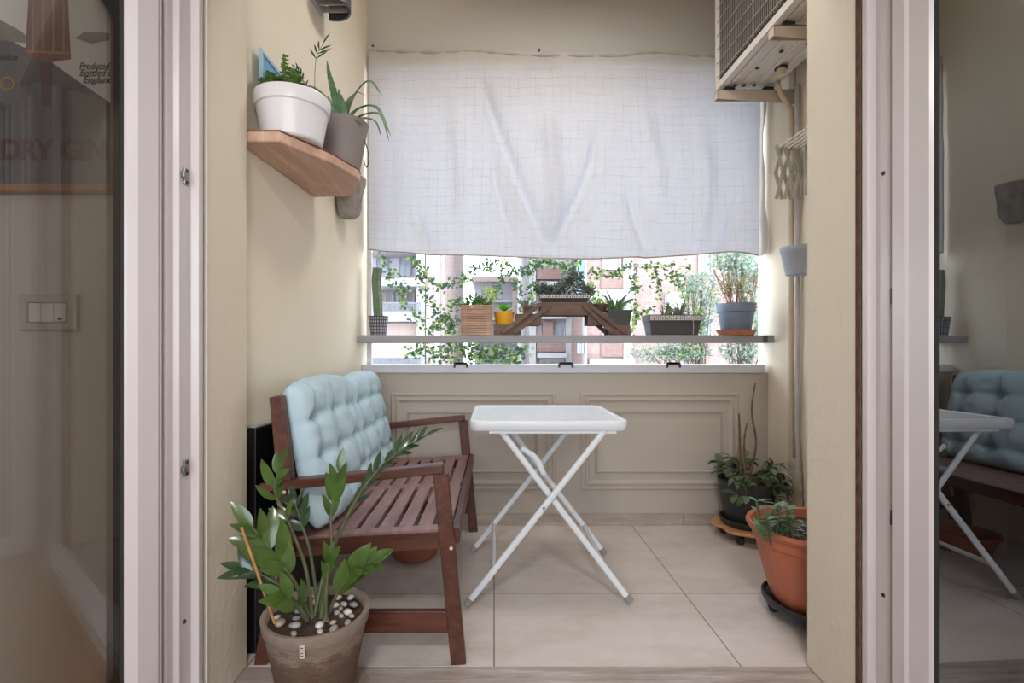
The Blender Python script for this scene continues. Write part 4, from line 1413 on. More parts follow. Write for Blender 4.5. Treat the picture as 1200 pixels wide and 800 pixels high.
# slatted wooden box planter
x0, x1, z1 = zs(541), zs(577), P(0, 358.5, Yp).z
bx_ = thing('slatted_planter', V(((x0 + x1) / 2, Yp, SZ)), 'light slatted wooden box planter with low greenery on the plank', 'planter')
lw = wood('planter_pine', (150, 114, 92), (208, 176, 150), .65, 2.4, (1.5, 10, 10))
d0, d1 = Yp - .078, Yp + .078
n = 13
hh = (z1 - SZ) / n
sl = MB()
for k in range(n):
    z = SZ + .002 + k * hh
    for y in (d0, d1 - .008):
        sl.box((x0, y, z), (x1, y + .008, z + hh - .0025))
    for x in (x0, x1 - .008):
        sl.box((x, d0 + .008, z), (x + .008, d1 - .008, z + hh - .004))
sl.build('slats', lw, bx_, smooth=0)
for x in (x0 + .012, x1 - .034):
    MB().box((x, d0 + .0081, SZ), (x + .022, d0 + .018, z1 - .004)).build('corner_post', lw, bx_, smooth=0)
MB().box((x0 + .01, d0 + .02, SZ + .004), (x1 - .01, d1 - .01, z1 - .02)).build('liner', pm('dark_liner', (58, 46, 40), .9), bx_, smooth=0)
m = MB(); rq = random.Random(41)
bush(m, V(((x0 + x1) / 2 - .02, Yp, z1 + .012)), .10, .06, .045, 330, .032, .013, rq)
bush(m, V((x1 - .02, Yp, z1 + .045)), .04, .04, .06, 90, .032, .013, rq, 1)
m.build('greenery', [grn, ylg], bx_, smooth=60, recalc=False)

# stepped plant stand
stw = wood('stand_brown', (82, 60, 50), (124, 96, 82), .6, 2.2, (1.6, 10, 10))
sx = lambda p: zs(p, 2.90)
st = thing('plant_stand', V((sx(661), 2.925, SZ)), 'dark brown stepped wooden plant stand rising like a small bridge on the plank', 'plant stand')
zz_ = lambda py: P(0, py, 2.87).z
ya, yb = 2.862, 3.0
tiers = [(633, 693, 353.8, 369.5), (604, 634, 367.5, 381), (688, 718, 366, 381), (578.5, 610, 380, None), (712, 737, 380.5, None)]
for a, c, t_, b_ in tiers:
    zb = zz_(b_) if b_ else SZ
    MB().box((sx(a), ya + .012, zz_(t_) - .012), (sx(c), yb - .012, zz_(t_))).build('tier_board', stw, st, smooth=0, bevel=.002)
    MB().box((sx(a), ya, zb), (sx(c), ya + .012, zz_(t_) - .001)).build('front_board', stw, st, smooth=0, bevel=.002)
    MB().box((sx(a), yb - .012, zb), (sx(c), yb, zz_(t_) - .001)).build('back_board', stw, st, smooth=0, bevel=.002)
for y in (ya - .009, yb + .009):
    for (xa, pa), (xc, pc) in (((644, 358), (602, 391.5)), ((632, 357), (588, 391.5)), ((682, 358), (716, 391.5)), ((690, 359), (731, 391.5))):
        a, c = V((sx(xa), y, zz_(pa))), V((sx(xc), y, SZ + .012))
        MB().bar(a, c, .014, .024, (1, 0, .8)).build('diagonal_brace', stw, st, smooth=0, bevel=.002)
top1 = zz_(353.8); top2 = zz_(367.5); top3 = zz_(366); low1 = zz_(380); low2 = zz_(380.5)
Ys = 2.93
def zsy(p): return zs(p, 2.90)

# lace-rimmed trough with dark rosettes on top, and its larger twin on the plank
lacem = pm('lace_relief', (236, 232, 228), .7, .1, 40)
trm = pm('anthracite_trough', (70, 66, 66), .6, .08, 12)
def trough(x0, x1, z0, z1, y0, y1, rim, label, nm='trough_planter'):
    r = thing(nm, V(((x0 + x1) / 2, (y0 + y1) / 2, z0)), label, 'planter')
    tp = min(.02, (x1 - x0) * .05)
    L = lambda i, z: [V((x0 + i, y0 + i, z)), V((x1 - i, y0 + i, z)), V((x1 - i, y1 - i, z)), V((x0 + i, y1 - i, z))]
    zr = z1 - rim
    m = MB().loops([L(tp, z0), L(.004, zr), L(-.001, zr), L(-.004, z1 - .003), L(-.003, z1), L(.003, z1), L(.005, z1 - .004), L(.008, z1 - .02)], True, True)
    m.build('trough', trm, r, smooth=0)
    MB().loops([L(.006, z1 - .014), L(.02, z1 - .008)], True, True).build('soil', MATS['soil'], r, smooth=0)
    g = MB(); rq = random.Random(int(x0 * 1000))
    n_ = int((x1 - x0) / .0125)
    for k in range(n_):
        x = x0 + (k + .5) * (x1 - x0) / n_
        zc = zr + rim * .52
        y = y0 - .0045
        h_ = rim * .36
        # small leaf scroll: two crossing petals and a bead
        g.bar((x - .004, y, zc - h_), (x + .004, y, zc + h_ * .6), .002, .0035, (1, 0, 0))
        g.bar((x + .004, y, zc - h_), (x - .004, y, zc + h_ * .6), .002, .0030, (1, 0, 0))
        g.bar((x - .005, y, zc + h_ * .8), (x + .005, y, zc + h_ * .8), .002, .003, (0, 0, 1))
        if k % 2:
            g.bar((x - .002, y, zc - h_ * 1.0), (x - .006, y, zc - h_ * .3), .002, .003, (1, 0, 0))
    g.build('lace_rim', lacem, r, smooth=0)
    return r
t1 = trough(zsy(632), zsy(690), top1, zz_(344.5), 2.872, 2.988, .026, 'lace-rimmed dark trough of rosettes topping the stepped stand')
m = MB(); rq = random.Random(51)
for k in range(900):
    u = rq.uniform(-.03, 1.04)
    x = zsy(630) + (zsy(693) - zsy(630)) * u
    top = .042 + .070 * math.exp(-((u - .62) / .22) ** 2) + .035 * math.exp(-((u - .08) / .10) ** 2)
    if .64 < u < .84: top += .055
    c = V((x, rq.uniform(2.875, 2.985), zz_(344.5) - .012 + top * math.sqrt(rq.random())))
    m.leaf(c, V((rq.uniform(-1, 1), rq.uniform(-1, .3), rq.uniform(-.2, 1))), rv(rq) + V((0, -.6, .4)), rq.uniform(.022, .036), rq.uniform(.010, .015), .4, 3, .2)
m.build('rosettes', pm('smoky_succulent', (98, 112, 98), .5, .3, 30), t1, smooth=60, recalc=False)
t2 = trough(zs(761, 2.87), zs(822, 2.87), SZ, zz_(368.5), 2.865, 3.005, .040, 'dark trough with a pale lace rim standing directly on the plank')
m = MB(); rq = random.Random(52)
for px_, n_, l_ in ((778, 11, .12), (797, 13, .15), (788, 8, .11)):
    spikes(m, V((zs(px_, 2.93), 2.935, zz_(369.5))), n_, l_, .010, rq, 1.1)
bush(m, V((zs(800, 2.93), 2.935, zz_(367))), .06, .04, .02, 50, .022, .009, rq, 1)
bush(m, V((zs(817, 2.93), 2.935, zz_(367))), .014, .02, .025, 24, .022, .012, rq, 2)
m.build('spiky_plants', [pm('muted_aloe', (104, 128, 92), .5, .2, 26), gyg, ylg], t2, smooth=60, recalc=False)
MB().tube([V((zs(812, 2.86), 2.858, zz_(372))), V((zs(812.5, 2.86), 2.857, zz_(384))), V((zs(812, 2.86), 2.858, SZ + .004))], .0016, 5).build('hanging_string', pm('pale_string', (206, 200, 190), .8), t2, smooth=0)

# yellow pot on the low step
yp = V((zsy(591), Ys, low1))
yl = thing('potted_seedling', yp, 'small yellow pot with fresh green leaves on the lowest step of the stand', 'potted plant')
yr, yh = wpx(12.2), wpx(15.2)
MB().lathe(yp, pot_profile(yr, yr * .80, yh, .004, .012, .002, .008), 36).build('pot', pm('mustard_yellow', (238, 172, 40), .45, .04, 6), yl, smooth=40)
add_soil(yl, yp, yr, yr * .8, yh, .008, .004, 9)
m = MB(); rq = random.Random(53)
for k in range(9):
    a = k * 2.4
    m.leaf(yp + V((0, 0, yh - .006)), V((math.cos(a) * .75, math.sin(a) * .5, 1)), V((-math.cos(a), -math.sin(a), .6)), rq.uniform(.06, .085), .030, .5, 4, .2)
for a in (.15, 2.95):
    m.tube([yp + V((0, -.01, yh - .004)), yp + V((.05 * math.cos(a), -.02, yh + .022))], .004, 5, mi=1)
m.build('leaves', [brt, pm('pale_stem', (226, 220, 200), .6)], yl, smooth=60, recalc=False)

# small pots on the steps
def small_pot(name, c, rt, rb, h, mat, label, seed, rim=.008):
    r = thing(name, c, label, 'potted plant')
    MB().lathe(c, pot_profile(rt, rb, h, .004, rim, .002, .008), 30).build('pot', mat, r, smooth=40)
    add_soil(r, c, rt, rb, h, .008, .004, seed)
    return r
c = V((zsy(619), Ys, top2))
r = small_pot('potted_agave', c, .036, .028, .045, pm('brown_plastic', (110, 80, 64), .5, .1, 12), 'small grey-green spiky rosette in a brown pot on the middle step beside the yellow pot', 12)
m = MB(); rq = random.Random(54)
spikes(m, c + V((0, 0, .04)), 12, .085, .014, rq, 1.3)
m.build('spiky_leaves', gyg, r, smooth=60, recalc=False)
c = V((zsy(703), Ys, top3))
r = small_pot('potted_sedum', c, .050, .042, .052, pm('dark_brown_plastic', (82, 62, 54), .5, .1, 12), 'low yellow-green sedum in a brown pot on the step beside the dark aloe pot', 13)
m = MB(); rq = random.Random(55)
bush(m, c + V((0, 0, .06)), .058, .045, .022, 150, .02, .010, rq)
m.build('sedum', ylg, r, smooth=60, recalc=False)
c = V((zsy(724.5), 2.925, low2))
r = thing('potted_small_aloe', c, 'spiky aloe in a square dark green-black pot on the end step of the stand', 'potted plant')
hw, hh_ = wpx(14, 2.9), wpx(17.5, 2.87)
L = lambda s_, z: [c + V((x * s_, y * s_, z)) for x, y in ((-1, -1), (1, -1), (1, 1), (-1, 1))]
MB().loops([L(hw * .84, 0), L(hw * .97, hh_ - .012), L(hw * 1.02, hh_ - .012), L(hw * 1.03, hh_), L(hw * .95, hh_), L(hw * .92, hh_ - .015)]).build('pot', pm('dark_pot_plastic', (58, 62, 62), .5, .08, 10), r, smooth=0)
MB().loops([L(hw * .93, hh_ - .012), L(hw * .6, hh_ - .006)]).build('soil', MATS['soil'], r, smooth=0)
m = MB(); rq = random.Random(56)
spikes(m, c + V((-.01, 0, hh_ - .01)), 20, .17, .016, rq, 1.2)
bush(m, c + V((-.01, 0, hh_ + .01)), .07, .05, .02, 60, .024, .010, rq, 1)
m.build('spiky_leaves', [alm, ylg], r, smooth=60, recalc=False)
MB().lathe(c + V((-.085, -.02, .0)) + V((0, 0, .045)), [(0, 0), (.012, 0), (.014, .02), (.012, .03), (0, .032)], 14).build('white_cup', whm, r, smooth=40)

# blue grey pot on its saucer
c0 = V((zs(862.5, 2.91), 2.91, SZ))
sa = MB().lathe(c0, [(0, 0), (.092, 0), (.106, .022), (.110, .032), (.103, .032), (.094, .006), (0, .005)], 36).build('pot_saucer', pm('terracotta_saucer', (186, 122, 92), .7, .1, 12), loc=c0, smooth=40)
tag(sa, 'terracotta saucer under the blue-grey pot at the end of the plank', 'saucer')
c = c0 + V((0, 0, .0065))
r = thing('potted_dry_flowers', c, 'dried-up flowers in a blue-grey pot on a terracotta saucer', 'potted plant')
hh_ = P(0, 354.5, 2.83).z - c.z
rt, rb_ = wpx(21), wpx(15.5)
MB().lathe(c, pot_profile(rt, rb_, hh_, .005, .050, .005, .015), 40).build('pot', pm('blue_grey_plastic', (112, 126, 146), .5, .05, 8), r, smooth=40)
add_soil(r, c, rt, rb_, hh_, .015, .005, 14)
m = MB(); rq = random.Random(57)
for k in range(34):
    a = rq.uniform(0, 6.28); e = rq.uniform(.1, .55)
    b = c + V((math.cos(a) * .05 * rq.random(), math.sin(a) * .05 * rq.random(), hh_ - .01))
    tp = b + V((math.cos(a) * e * .2, math.sin(a) * e * .12, rq.uniform(.09, .20)))
    m.tube(curve([b, (b + tp) / 2 + rv(rq, .012), tp], 3), .0012, 4, mi=1)
    for j in range(7):
        m.leaf(b + (tp - b) * rq.uniform(.4, 1.0) + rv(rq, .012), rv(rq) + V((0, 0, .4)), rv(rq), rq.uniform(.014, .028), .009, .5, 2, .1, 0 if rq.random() < .7 else 2)
m.build('dried_flowers', [dry, twig, pm('faded_green', (150, 150, 110), .8, .2, 20, trans=.2)], r, smooth=60, recalc=False)

# hanging pot on the side wall
c = V((1.533, 2.50, P(0, 322, 2.50).z))
r = thing('hanging_pot', c, 'empty pale blue-grey pot hooked on the wall under the drying rack', 'pot')
MB().lathe(c, pot_profile(.078, .054, .140, .004, .03, .004, .02) + [(.050, .008), (0, .008)], 36).build('pot', pm('pale_blue_plastic', (176, 184, 200), .5, .04, 8), r, smooth=40)
m = MB().tube(curve([c + V((.078, 0, .13)), c + V((.081, 0, .148)), c + V((.0845, 0, .135)), c + V((.085, 0, .10))], 5), .0025, 6)
m.build('wire_hook', steel, r, smooth=40)

# ------------------------------------------------------------------ floor plants by the side wall
pc = V((1.400, 2.74, 0))
wc = thing('plant_caddy', pc, 'wavy wooden plant caddy on castors under the black pot', 'plant caddy')
wcm = wood('caddy_wood', (170, 122, 80), (214, 170, 126), .6, 2, (2, 8, 2))
outl = []
rq = random.Random(61)
for k in range(40):
    a = 2 * PI * k / 40
    rr = .182 + .016 * math.sin(3 * a + 1) + .010 * math.sin(7 * a)
    outl.append((pc.x + rr * math.cos(a), pc.y + rr * .9 * math.sin(a)))
MB().prism(outl, .062, .078).build('board', wcm, wc, smooth=0, bevel=.004)
for a in (.8, 2.4, -2.25, -.8):
    q = pc + V((.13 * math.cos(a), .115 * math.sin(a), 0))
    w = MB().tube([q + V((-.012, 0, .025)), q + V((.012, 0, .025))], .0245, 16)
    w.build('castor', pm('black_rubber', (34, 34, 34), .6), wc, smooth=40)
    MB().box(q + V((-.016, -.012, .03)), q + V((.016, .012, .062))).build('castor_fork', pm('black_plastic', (40, 40, 42), .5), wc, smooth=0)
p0 = pc + V((0, 0, .078))
r = MB().lathe(p0, [(0, 0), (.118, 0), (.138, .022), (.142, .04), (.135, .04), (.120, .008), (0, .006)], 40).build('pot_saucer', pm('green_black_plastic', (44, 54, 48), .5), loc=p0, smooth=40)
tag(r, 'dark plastic saucer between the black pot and its wooden caddy', 'saucer')
p0 = p0 + V((0, 0, .0085))
dp = thing('potted_herb', p0, 'leafy plant with tall dead stalks in a black pot in the corner', 'potted plant')
rt, rb_, ph = .150, .112, .240
MB().lathe(p0, pot_profile(rt, rb_, ph, .006, .03, .003, .03), 44).build('pot', pm('black_pot_plastic', (48, 50, 54), .5, .08, 10), dp, smooth=40)
add_soil(dp, p0, rt, rb_, ph, .03, .006, 15)
rq = random.Random(62)
m = MB()
for k in range(30):
    a = rq.uniform(0, 6.28)
    b = p0 + V((.08 * math.cos(a) * rq.random(), .08 * math.sin(a) * rq.random(), ph - .03))
    e = rq.uniform(.05, .17)
    tp = b + V((math.cos(a) * e, math.sin(a) * e, rq.uniform(.04, .16)))
    if k % 3 == 0:
        a = rq.uniform(-2.9, -.4); tp = p0 + V((.175 * math.cos(a), .165 * math.sin(a), ph - rq.uniform(.0, .06)))
        mid = p0 + V((.13 * math.cos(a), .13 * math.sin(a), ph + .05))
    else:
        mid = (b + tp) / 2 + V((0, 0, .03))
    cv = curve([b, mid, tp], 5)
    m.tube(cv, .0022, 5, mi=1)
    for j in range(5):
        q = cv[min(len(cv) - 1, 4 + j * 2)]
        m.leaf(q, V((math.cos(a), math.sin(a), .1)) + rv(rq, .8), V((0, 0, 1)) + rv(rq, .4), rq.uniform(.05, .085), rq.uniform(.028, .042), rq.uniform(.4, 1.3), 4, .15, rq.choice((0, 0, 2)))
m.v = [V((min(p.x, 1.572), min(p.y, 2.925), p.z)) for p in m.v]
m.build('foliage', [pm('herb_leaf', (88, 108, 72), .5, .25, 20, trans=.15), zzs, gyg], dp, smooth=60, recalc=False)
for path in (((868, 560, 2.74), (867, 510, 2.74), (866, 484, 2.74)), ((873, 560, 2.70), (872, 520, 2.70), (875, 496, 2.70)), ((878, 560, 2.74), (886, 520, 2.74), (881, 482, 2.74), (885, 449, 2.74))):
    cv = curve(px(*path), 6)
    MB().tube(cv, [.006 * (1 - .5 * k / len(cv)) + .0007 * (k % 3) for k in range(len(cv))], 7).build('dead_stalk', twig, dp, smooth=60)

oc = V((1.235, 1.915, 0))
oc2 = thing('pot_trolley', oc, 'round black plastic trolley on castors carrying the big orange pot', 'plant caddy')
MB().lathe(oc, [(0, .055), (.165, .055), (.172, .060), (.178, .072), (.178, .086), (.171, .088), (.166, .074), (.15, .070), (0, .070)], 44).build('tray', pm('black_tray', (40, 40, 44), .4), oc2, smooth=40)
for k in range(4):
    a = -2.05 + k * PI / 2
    q = oc + V((.135 * math.cos(a), .135 * math.sin(a), 0))
    MB().tube([q + V((-.010, 0, .025)), q + V((.010, 0, .025))], .0245, 16).build('castor', MATS['black_rubber'], oc2, smooth=40)
    MB().box(q + V((-.015, -.013, .03)), q + V((.015, .013, .056))).build('castor_fork', MATS['black_plastic'], oc2, smooth=0)
o0 = oc + V((0, 0, .0708))
op = thing('potted_jade_plant', o0, 'young succulent in a large ribbed orange pot beside the door reveal', 'potted plant')
orm = pm('orange_plastic', (182, 104, 74), .42, .06, 5)
rt, rb_, ph = .222, .140, .300
def rib(a, z):
    return (.008 * math.cos(30 * a) if .03 < z < .205 else 0)
prof = [(0, 0), (rb_ - .006, 0), (rb_, .006)] + [(rb_ + (rt - .022 - rb_) * (z / (ph - .07)) ** .85, z) for z in (.03, .032, .06, .09, .12, .15, .18, .203, .206)]
prof += [(rt - .022, ph - .07), (rt - .012, ph - .066), (rt - .008, ph - .034), (rt + .004, ph - .028), (rt + .012, ph - .012), (rt + .008, ph - .002), (rt, ph), (rt - .008, ph - .004), (rt - .016, ph - .03), (rt - .03, ph - .08)]
MB().lathe(o0, prof, 120, wob=rib).build('pot', orm, op, smooth=40)
add_soil(op, o0, rt - .012, rt - .035, .08, .038, .0, 16)
op.children[-1].location.z = 0
sl_ = [ch for ch in op.children if ch.name.startswith('soil')][0]
for v in sl_.data.vertices:
    v.co.z += ph - .08
rq = random.Random(63)
m = MB()
cc_ = P(908, 622, 1.86)
for k in range(9):
    b = V((cc_.x + rq.uniform(-.055, .045), 1.86 + rq.uniform(-.06, .05), o0.z + ph - .04))
    h = rq.uniform(.06, .15)
    tp = b + V((rq.uniform(-.04, .04), rq.uniform(-.03, .03), h))
    m.tube([b, tp], .0045, 6, mi=1)
    for j in range(5):
        q = b + (tp - b) * (.35 + .65 * j / 4)
        for s_ in range(3):
            a = rq.uniform(0, 6.28)
            m.leaf(q, V((math.cos(a), math.sin(a), .45)), V((-math.cos(a) * .5, -math.sin(a) * .5, 1)), rq.uniform(.035, .06), rq.uniform(.013, .020), .5, 4, .2, rq.choice((0, 0, 2)))
for k in range(6):
    a = rq.uniform(0, 6.28)
    b = V((cc_.x + rq.uniform(-.05, .03), 1.84, o0.z + ph - .04))
    m.leaf(b, V((math.cos(a) * .5, math.sin(a) * .4, 1)), V((0, -1, .2)), .10, .026, .6, 5, .25, 0)
m.build('succulent', [pm('jade_green', (92, 128, 78), .4, .2, 24), zzs, gyg], op, smooth=60, recalc=False)
m = MB()
for k in range(40):
    a = rq.uniform(0, 6.28); r_ = .17 * math.sqrt(rq.random())
    q = V((oc.x + r_ * math.cos(a), oc.y + r_ * math.sin(a), o0.z + ph - .033))
    rosette(m, q, 1, 6, .020, .010, rq, .3)
m.build('ground_cover', pm('pale_ground_cover', (150, 156, 146), .7, .25, 30), op, smooth=60, recalc=False)
# ------------------------------------------------------------------ ivy strands on the net
ivm = pm('ivy_green', (80, 116, 66), .5, .25, 30, trans=.5)
ivl = pm('ivy_light', (156, 188, 92), .5, .2, 30, trans=.5)
ivd = pm('ivy_grey', (98, 124, 112), .5, .2, 30, trans=.5)
vin = pm('vine_brown', (112, 96, 72), .8)
YI = 3.075
def ivy(paths, n, label, seed, spread=5.0, light=.25, size=.028):
    rq = random.Random(seed)
    m = MB()
    allp = []
    for path in paths:
        cv = curve([P(x, y, YI + rq.uniform(-.006, .006)) for x, y in path], 6)
        m.tube(cv, .0013, 4, False, mi=3)
        allp.append(cv)
    tot = sum(len(c) for c in allp)
    for cv in allp:
        for k in range(max(2, int(1.55 * n * len(cv) / tot))):
            i = rq.randrange(len(cv))
            s_ = spread / F * YI
            p = cv[i] + V((rq.gauss(0, s_ * .6), rq.uniform(-.014, .02), rq.gauss(0, s_ * .6)))
            mi = 1 if rq.random() < light else (2 if rq.random() < .45 else 0)
            d = V((rq.uniform(-1, 1), rq.uniform(-.4, .2), rq.uniform(-1, .6)))
            L = size * rq.uniform(.65, 1.1)
            m.leaf(p, d, V((rq.uniform(-.5, .5), -1, rq.uniform(-.2, .6))), L, L * .62, rq.uniform(0, .7), 3, .18, mi)
    b = min(m.v, key=lambda q: q.z)
    o = m.build('ivy_strand', [ivm, ivl, ivd, vin], loc=(b.x, YI, b.z), smooth=60, recalc=False)
    tag(o, label, 'ivy', 'ivy strands trained on the net')
ivy([[(447, 298), (452, 310), (462, 334), (474, 352), (484, 368), (498, 378)], [(456, 318), (468, 328), (476, 340)]], 85, 'ivy strand falling diagonally behind the tall cactus', 1)
ivy([[(484, 304), (496, 316), (506, 332), (522, 334), (540, 329), (556, 316), (574, 310)], [(494, 318), (492, 338), (508, 356), (518, 372)]], 150, 'ivy strand arching from beside the cactus to above the slatted planter', 2, light=.15)
ivy([[(502, 392), (514, 378), (526, 366), (536, 352)], [(508, 384), (524, 382), (536, 376)], [(522, 392), (532, 384)]], 120, 'bushy ivy clump just beside the slatted planter', 3, 7)
ivy([[(570, 312), (590, 308), (604, 318), (622, 316), (634, 306)], [(592, 318), (584, 334), (578, 346)]], 120, 'ivy strand hanging from the curtain edge above the yellow pot', 4, light=.2)
ivy([[(600, 322), (606, 340), (612, 356), (618, 364)], [(620, 318), (626, 336), (622, 350)]], 70, 'thin ivy strand dropping behind the stepped stand', 5, light=.2)
ivy([[(630, 308), (648, 306), (662, 312), (680, 306)], [(660, 312), (668, 324)]], 70, 'ivy tuft above the lace-rimmed trough of rosettes', 6, 6, light=.4)
ivy([[(690, 318), (704, 322), (722, 322), (734, 312), (756, 314), (778, 311), (808, 313)], [(692, 330), (694, 344), (700, 356)], [(744, 322), (744, 336), (748, 344)]], 135, 'long ivy strand crossing the brick facade above the small aloe', 7, light=.4)
ivy([[(768, 316), (770, 332), (774, 348)], [(792, 318), (798, 334), (806, 350)], [(780, 322), (796, 326)]], 70, 'ivy strand dropping behind the dark lace-rimmed trough', 8, light=.45)
ivy([[(738, 392), (744, 376), (752, 366), (764, 362)], [(742, 356), (748, 370)]], 50, 'low ivy strand between the stepped stand and the dark trough', 9, light=.4)
ivy([[(478, 414), (500, 408), (520, 412), (546, 410), (572, 414), (600, 410), (618, 412)], [(500, 420), (540, 418), (580, 420), (604, 422)], [(520, 405), (560, 405), (590, 406)]], 330, 'thick ivy garland filling the gap below the plank', 10, 7, light=.35)
ivy([[(818, 392), (820, 378), (816, 366)], [(786, 418), (800, 412), (820, 408)]], 40, 'few ivy leaves beside the dark trough and below the plank end', 11, 6, light=.4)

# ------------------------------------------------------------------ buildings across the street
GZ = -13.0
cw = pm('pale_render', (161, 159, 162), .9, .04, .6)
pk = pm('pink_render', (162, 144, 140), .9, .05, .6)
wt = pm('white_concrete', (159, 159, 161), .85, .04, .8)
gl_ = pm('far_glass', (129, 136, 152), .2, .1, 1.5)
sht = pm('far_shutter', (140, 137, 135), .7, .08, 1)
rec = pm('loggia_wall', (172, 172, 182), .9, .05, 1)
irn = pm('railing_iron', (108, 109, 117), .6, .1, 6)
brk = brick_mat('pink_brick', (146, 124, 120), (140, 115, 111), (148, 134, 130), 1.6)
brd_ = brick_mat('dark_brick', (131, 107, 102), (126, 101, 96), (133, 113, 107), 1.6)
blueg = pm('blue_green_metal', (100, 127, 135), .5, .06, 2)
def W(px_, py_, y): return P(px_, py_, y)
def rect(m, y, x0, x1, y0, y1, dep, mi=0, fwd=.0):
    a, c = P(x0, y1, y), P(x1, y0, y)
    m.box((a.x, y - fwd, a.z), (c.x, y + dep, c.z), mi)
    return m
def window(root, y, x0, x1, y0, y1, glass=None, frame=None, bars=1):
    f_ = MB()
    a, c = P(x0, y1, y), P(x1, y0, y)
    w = min(.09, (c.x - a.x) * .12)
    f_.ring(a.x, c.x, a.z, c.z, [(0, 0), (0, .06), (w, .06), (w, 0)], lambda x, z, o: V((x, y - o, z)))
    for k in range(bars):
        x = a.x + (c.x - a.x) * (k + 1) / (bars + 1)
        f_.box((x - w * .3, y - .05, a.z + w), (x + w * .3, y, c.z - w))
    o = f_.build('window', frame or wt, root, smooth=0)
    MB().box((a.x + w * .6, y - .03, a.z + w * .6), (c.x - w * .6, y - .004, c.z - w * .6)).build('pane', glass or gl_, o, smooth=0)
def railing(root, y, x0, x1, y0, y1, n):
    a, c = P(x0, y1, y), P(x1, y0, y)
    m = MB()
    m.box((a.x, y - .02, c.z - .04), (c.x, y + .02, c.z)); m.box((a.x, y - .02, a.z), (c.x, y + .02, a.z + .04))
    for k in range(n + 1):
        x = a.x + (c.x - a.x) * k / n
        m.box((x - .012, y - .012, a.z), (x + .012, y + .012, c.z))
    m.build('railing', irn, root, smooth=0)

# pale block with loggias
Y = 14.0
A = thing('apartment_block', (-4, Y, GZ), 'pale apartment block with loggias and grey railings seen behind the cactus', 'building')
m = MB(); a = P(400, 0, Y)
m.box((-9, Y + 1.4, GZ), (P(500, 0, Y).x, Y + 9, 9))
m.build('wall', rec, A, smooth=0)
m = MB()
m.box((P(498, 0, Y).x, Y, GZ), (P(521, 0, Y).x, Y + 9, P(0, 292, Y).z + 6))
m.build('corner_tower', pk, A, smooth=0)
m = MB(); rect(m, Y, 488, 499, -200, 800, 1.4); m.build('pier', cw, A, smooth=0)
m = MB(); rect(m, Y, 510, 516, -200, 800, .02, fwd=.1); m.build('downpipe', wt, A, smooth=0)
for y0, y1, fw in ((327, 336, .2), (240, 292, 0)):
    m = MB(); rect(m, Y, 395, 499, y0, y1, 1.5, fwd=fw); m.build('floor_slab', cw, A, smooth=0)
m = MB(); rect(m, Y, 395, 492, 366, 377, 1.5, fwd=.3); m.build('balcony_slab', wt, A, smooth=0)
m = MB(); rect(m, Y, 395, 492, 410, 419, 1.5, fwd=.3); m.build('balcony_slab', wt, A, smooth=0)
m = MB(); rect(m, Y, 395, 490, 378, 394, .2, fwd=-1.1); m.build('loggia_back', pk, A, smooth=0)
m = MB(); rect(m, Y, 395, 490, 402, 410, .1); m.build('balcony_front', pk, A, smooth=0)
window(A, Y + 1.38, 440, 455, 294, 326)
window(A, Y + 1.38, 467, 482, 295, 324)
window(A, Y + 1.38, 442, 462, 336, 364, sht)
window(A, Y + 1.38, 468, 486, 338, 364, sht)
window(A, Y + .88, 470, 484, 378, 394, sht)
railing(A, Y - .25, 440, 492, 354, 366, 28)
railing(A, Y - .25, 436, 492, 419, 432, 28)

# lower block further down the street
Y = 27.0
B2 = thing('low_apartment_block', (0, Y, GZ), 'low pink-roofed apartment block far off between two taller buildings', 'building')
m = MB(); m.box((P(556, 0, Y).x, Y, GZ), (P(640, 0, Y).x, Y + 8, P(0, 331, Y).z)); m.build('wall', cw, B2, smooth=0)
m = MB(); m.box((P(553, 0, Y).x, Y - .5, P(0, 331, Y).z), (P(642, 0, Y).x, Y + 8.4, P(0, 325, Y).z)); m.build('cornice', pk, B2, smooth=0)
m = MB(); m.box((P(600, 0, Y).x, Y - .3, GZ), (P(622, 0, Y).x, Y, P(0, 336, Y).z)); m.build('pilaster', pk, B2, smooth=0)
for x0 in (563, 580, 606, 626):
    for y0, y1 in ((338, 350), (358, 370), (378, 392), (402, 412), (417, 428)):
        window(B2, Y - (.3 if x0 == 606 else 0), x0, x0 + 8, y0, y1, bars=1)
for y0 in (352.5, 373, 395, 414):
    m = MB(); rect(m, Y, 556, 599, y0, y0 + 2.5, .1, fwd=.6); m.build('balcony_slab', wt, B2, smooth=0)

# white and brick block in the middle
Y = 17.5
C2 = thing('white_framed_block', (2, Y, GZ), 'white framed apartment block with brick panels behind the stepped stand', 'building')
m = MB(); m.box((P(619, 0, Y).x, Y + .3, GZ), (P(690, 0, Y).x, Y + 8, 10)); m.build('wall', cw, C2, smooth=0)
m = MB(); rect(m, Y, 620, 628, -200, 800, .4); m.build('pier', wt, C2, smooth=0)
m = MB(); rect(m, Y, 663, 672, -200, 800, .4); m.build('pier', wt, C2, smooth=0)
for y0, y1 in ((314, 327), (400, 412)):
    m = MB(); rect(m, Y, 629, 663, y0, y1, .35); m.build('brick_panel', brd_, C2, smooth=0)
for y0, y1 in ((331, 340), (366, 374), (413, 419)):
    m = MB(); rect(m, Y, 629, 663, y0, y1, .35, fwd=.3); m.build('floor_slab', wt, C2, smooth=0)
m = MB(); rect(m, Y, 636, 648, 377, 399, .3); m.build('brick_panel', brd_, C2, smooth=0)
window(C2, Y + .28, 650, 662, 378, 399, bars=1)
window(C2, Y + .28, 632, 645, 341, 362, bars=1)
window(C2, Y + .28, 648, 661, 341, 362, bars=1)
window(C2, Y + .28, 632, 645, 296, 312, bars=1)
window(C2, Y + .28, 632, 661, 420, 434, sht, bars=2)

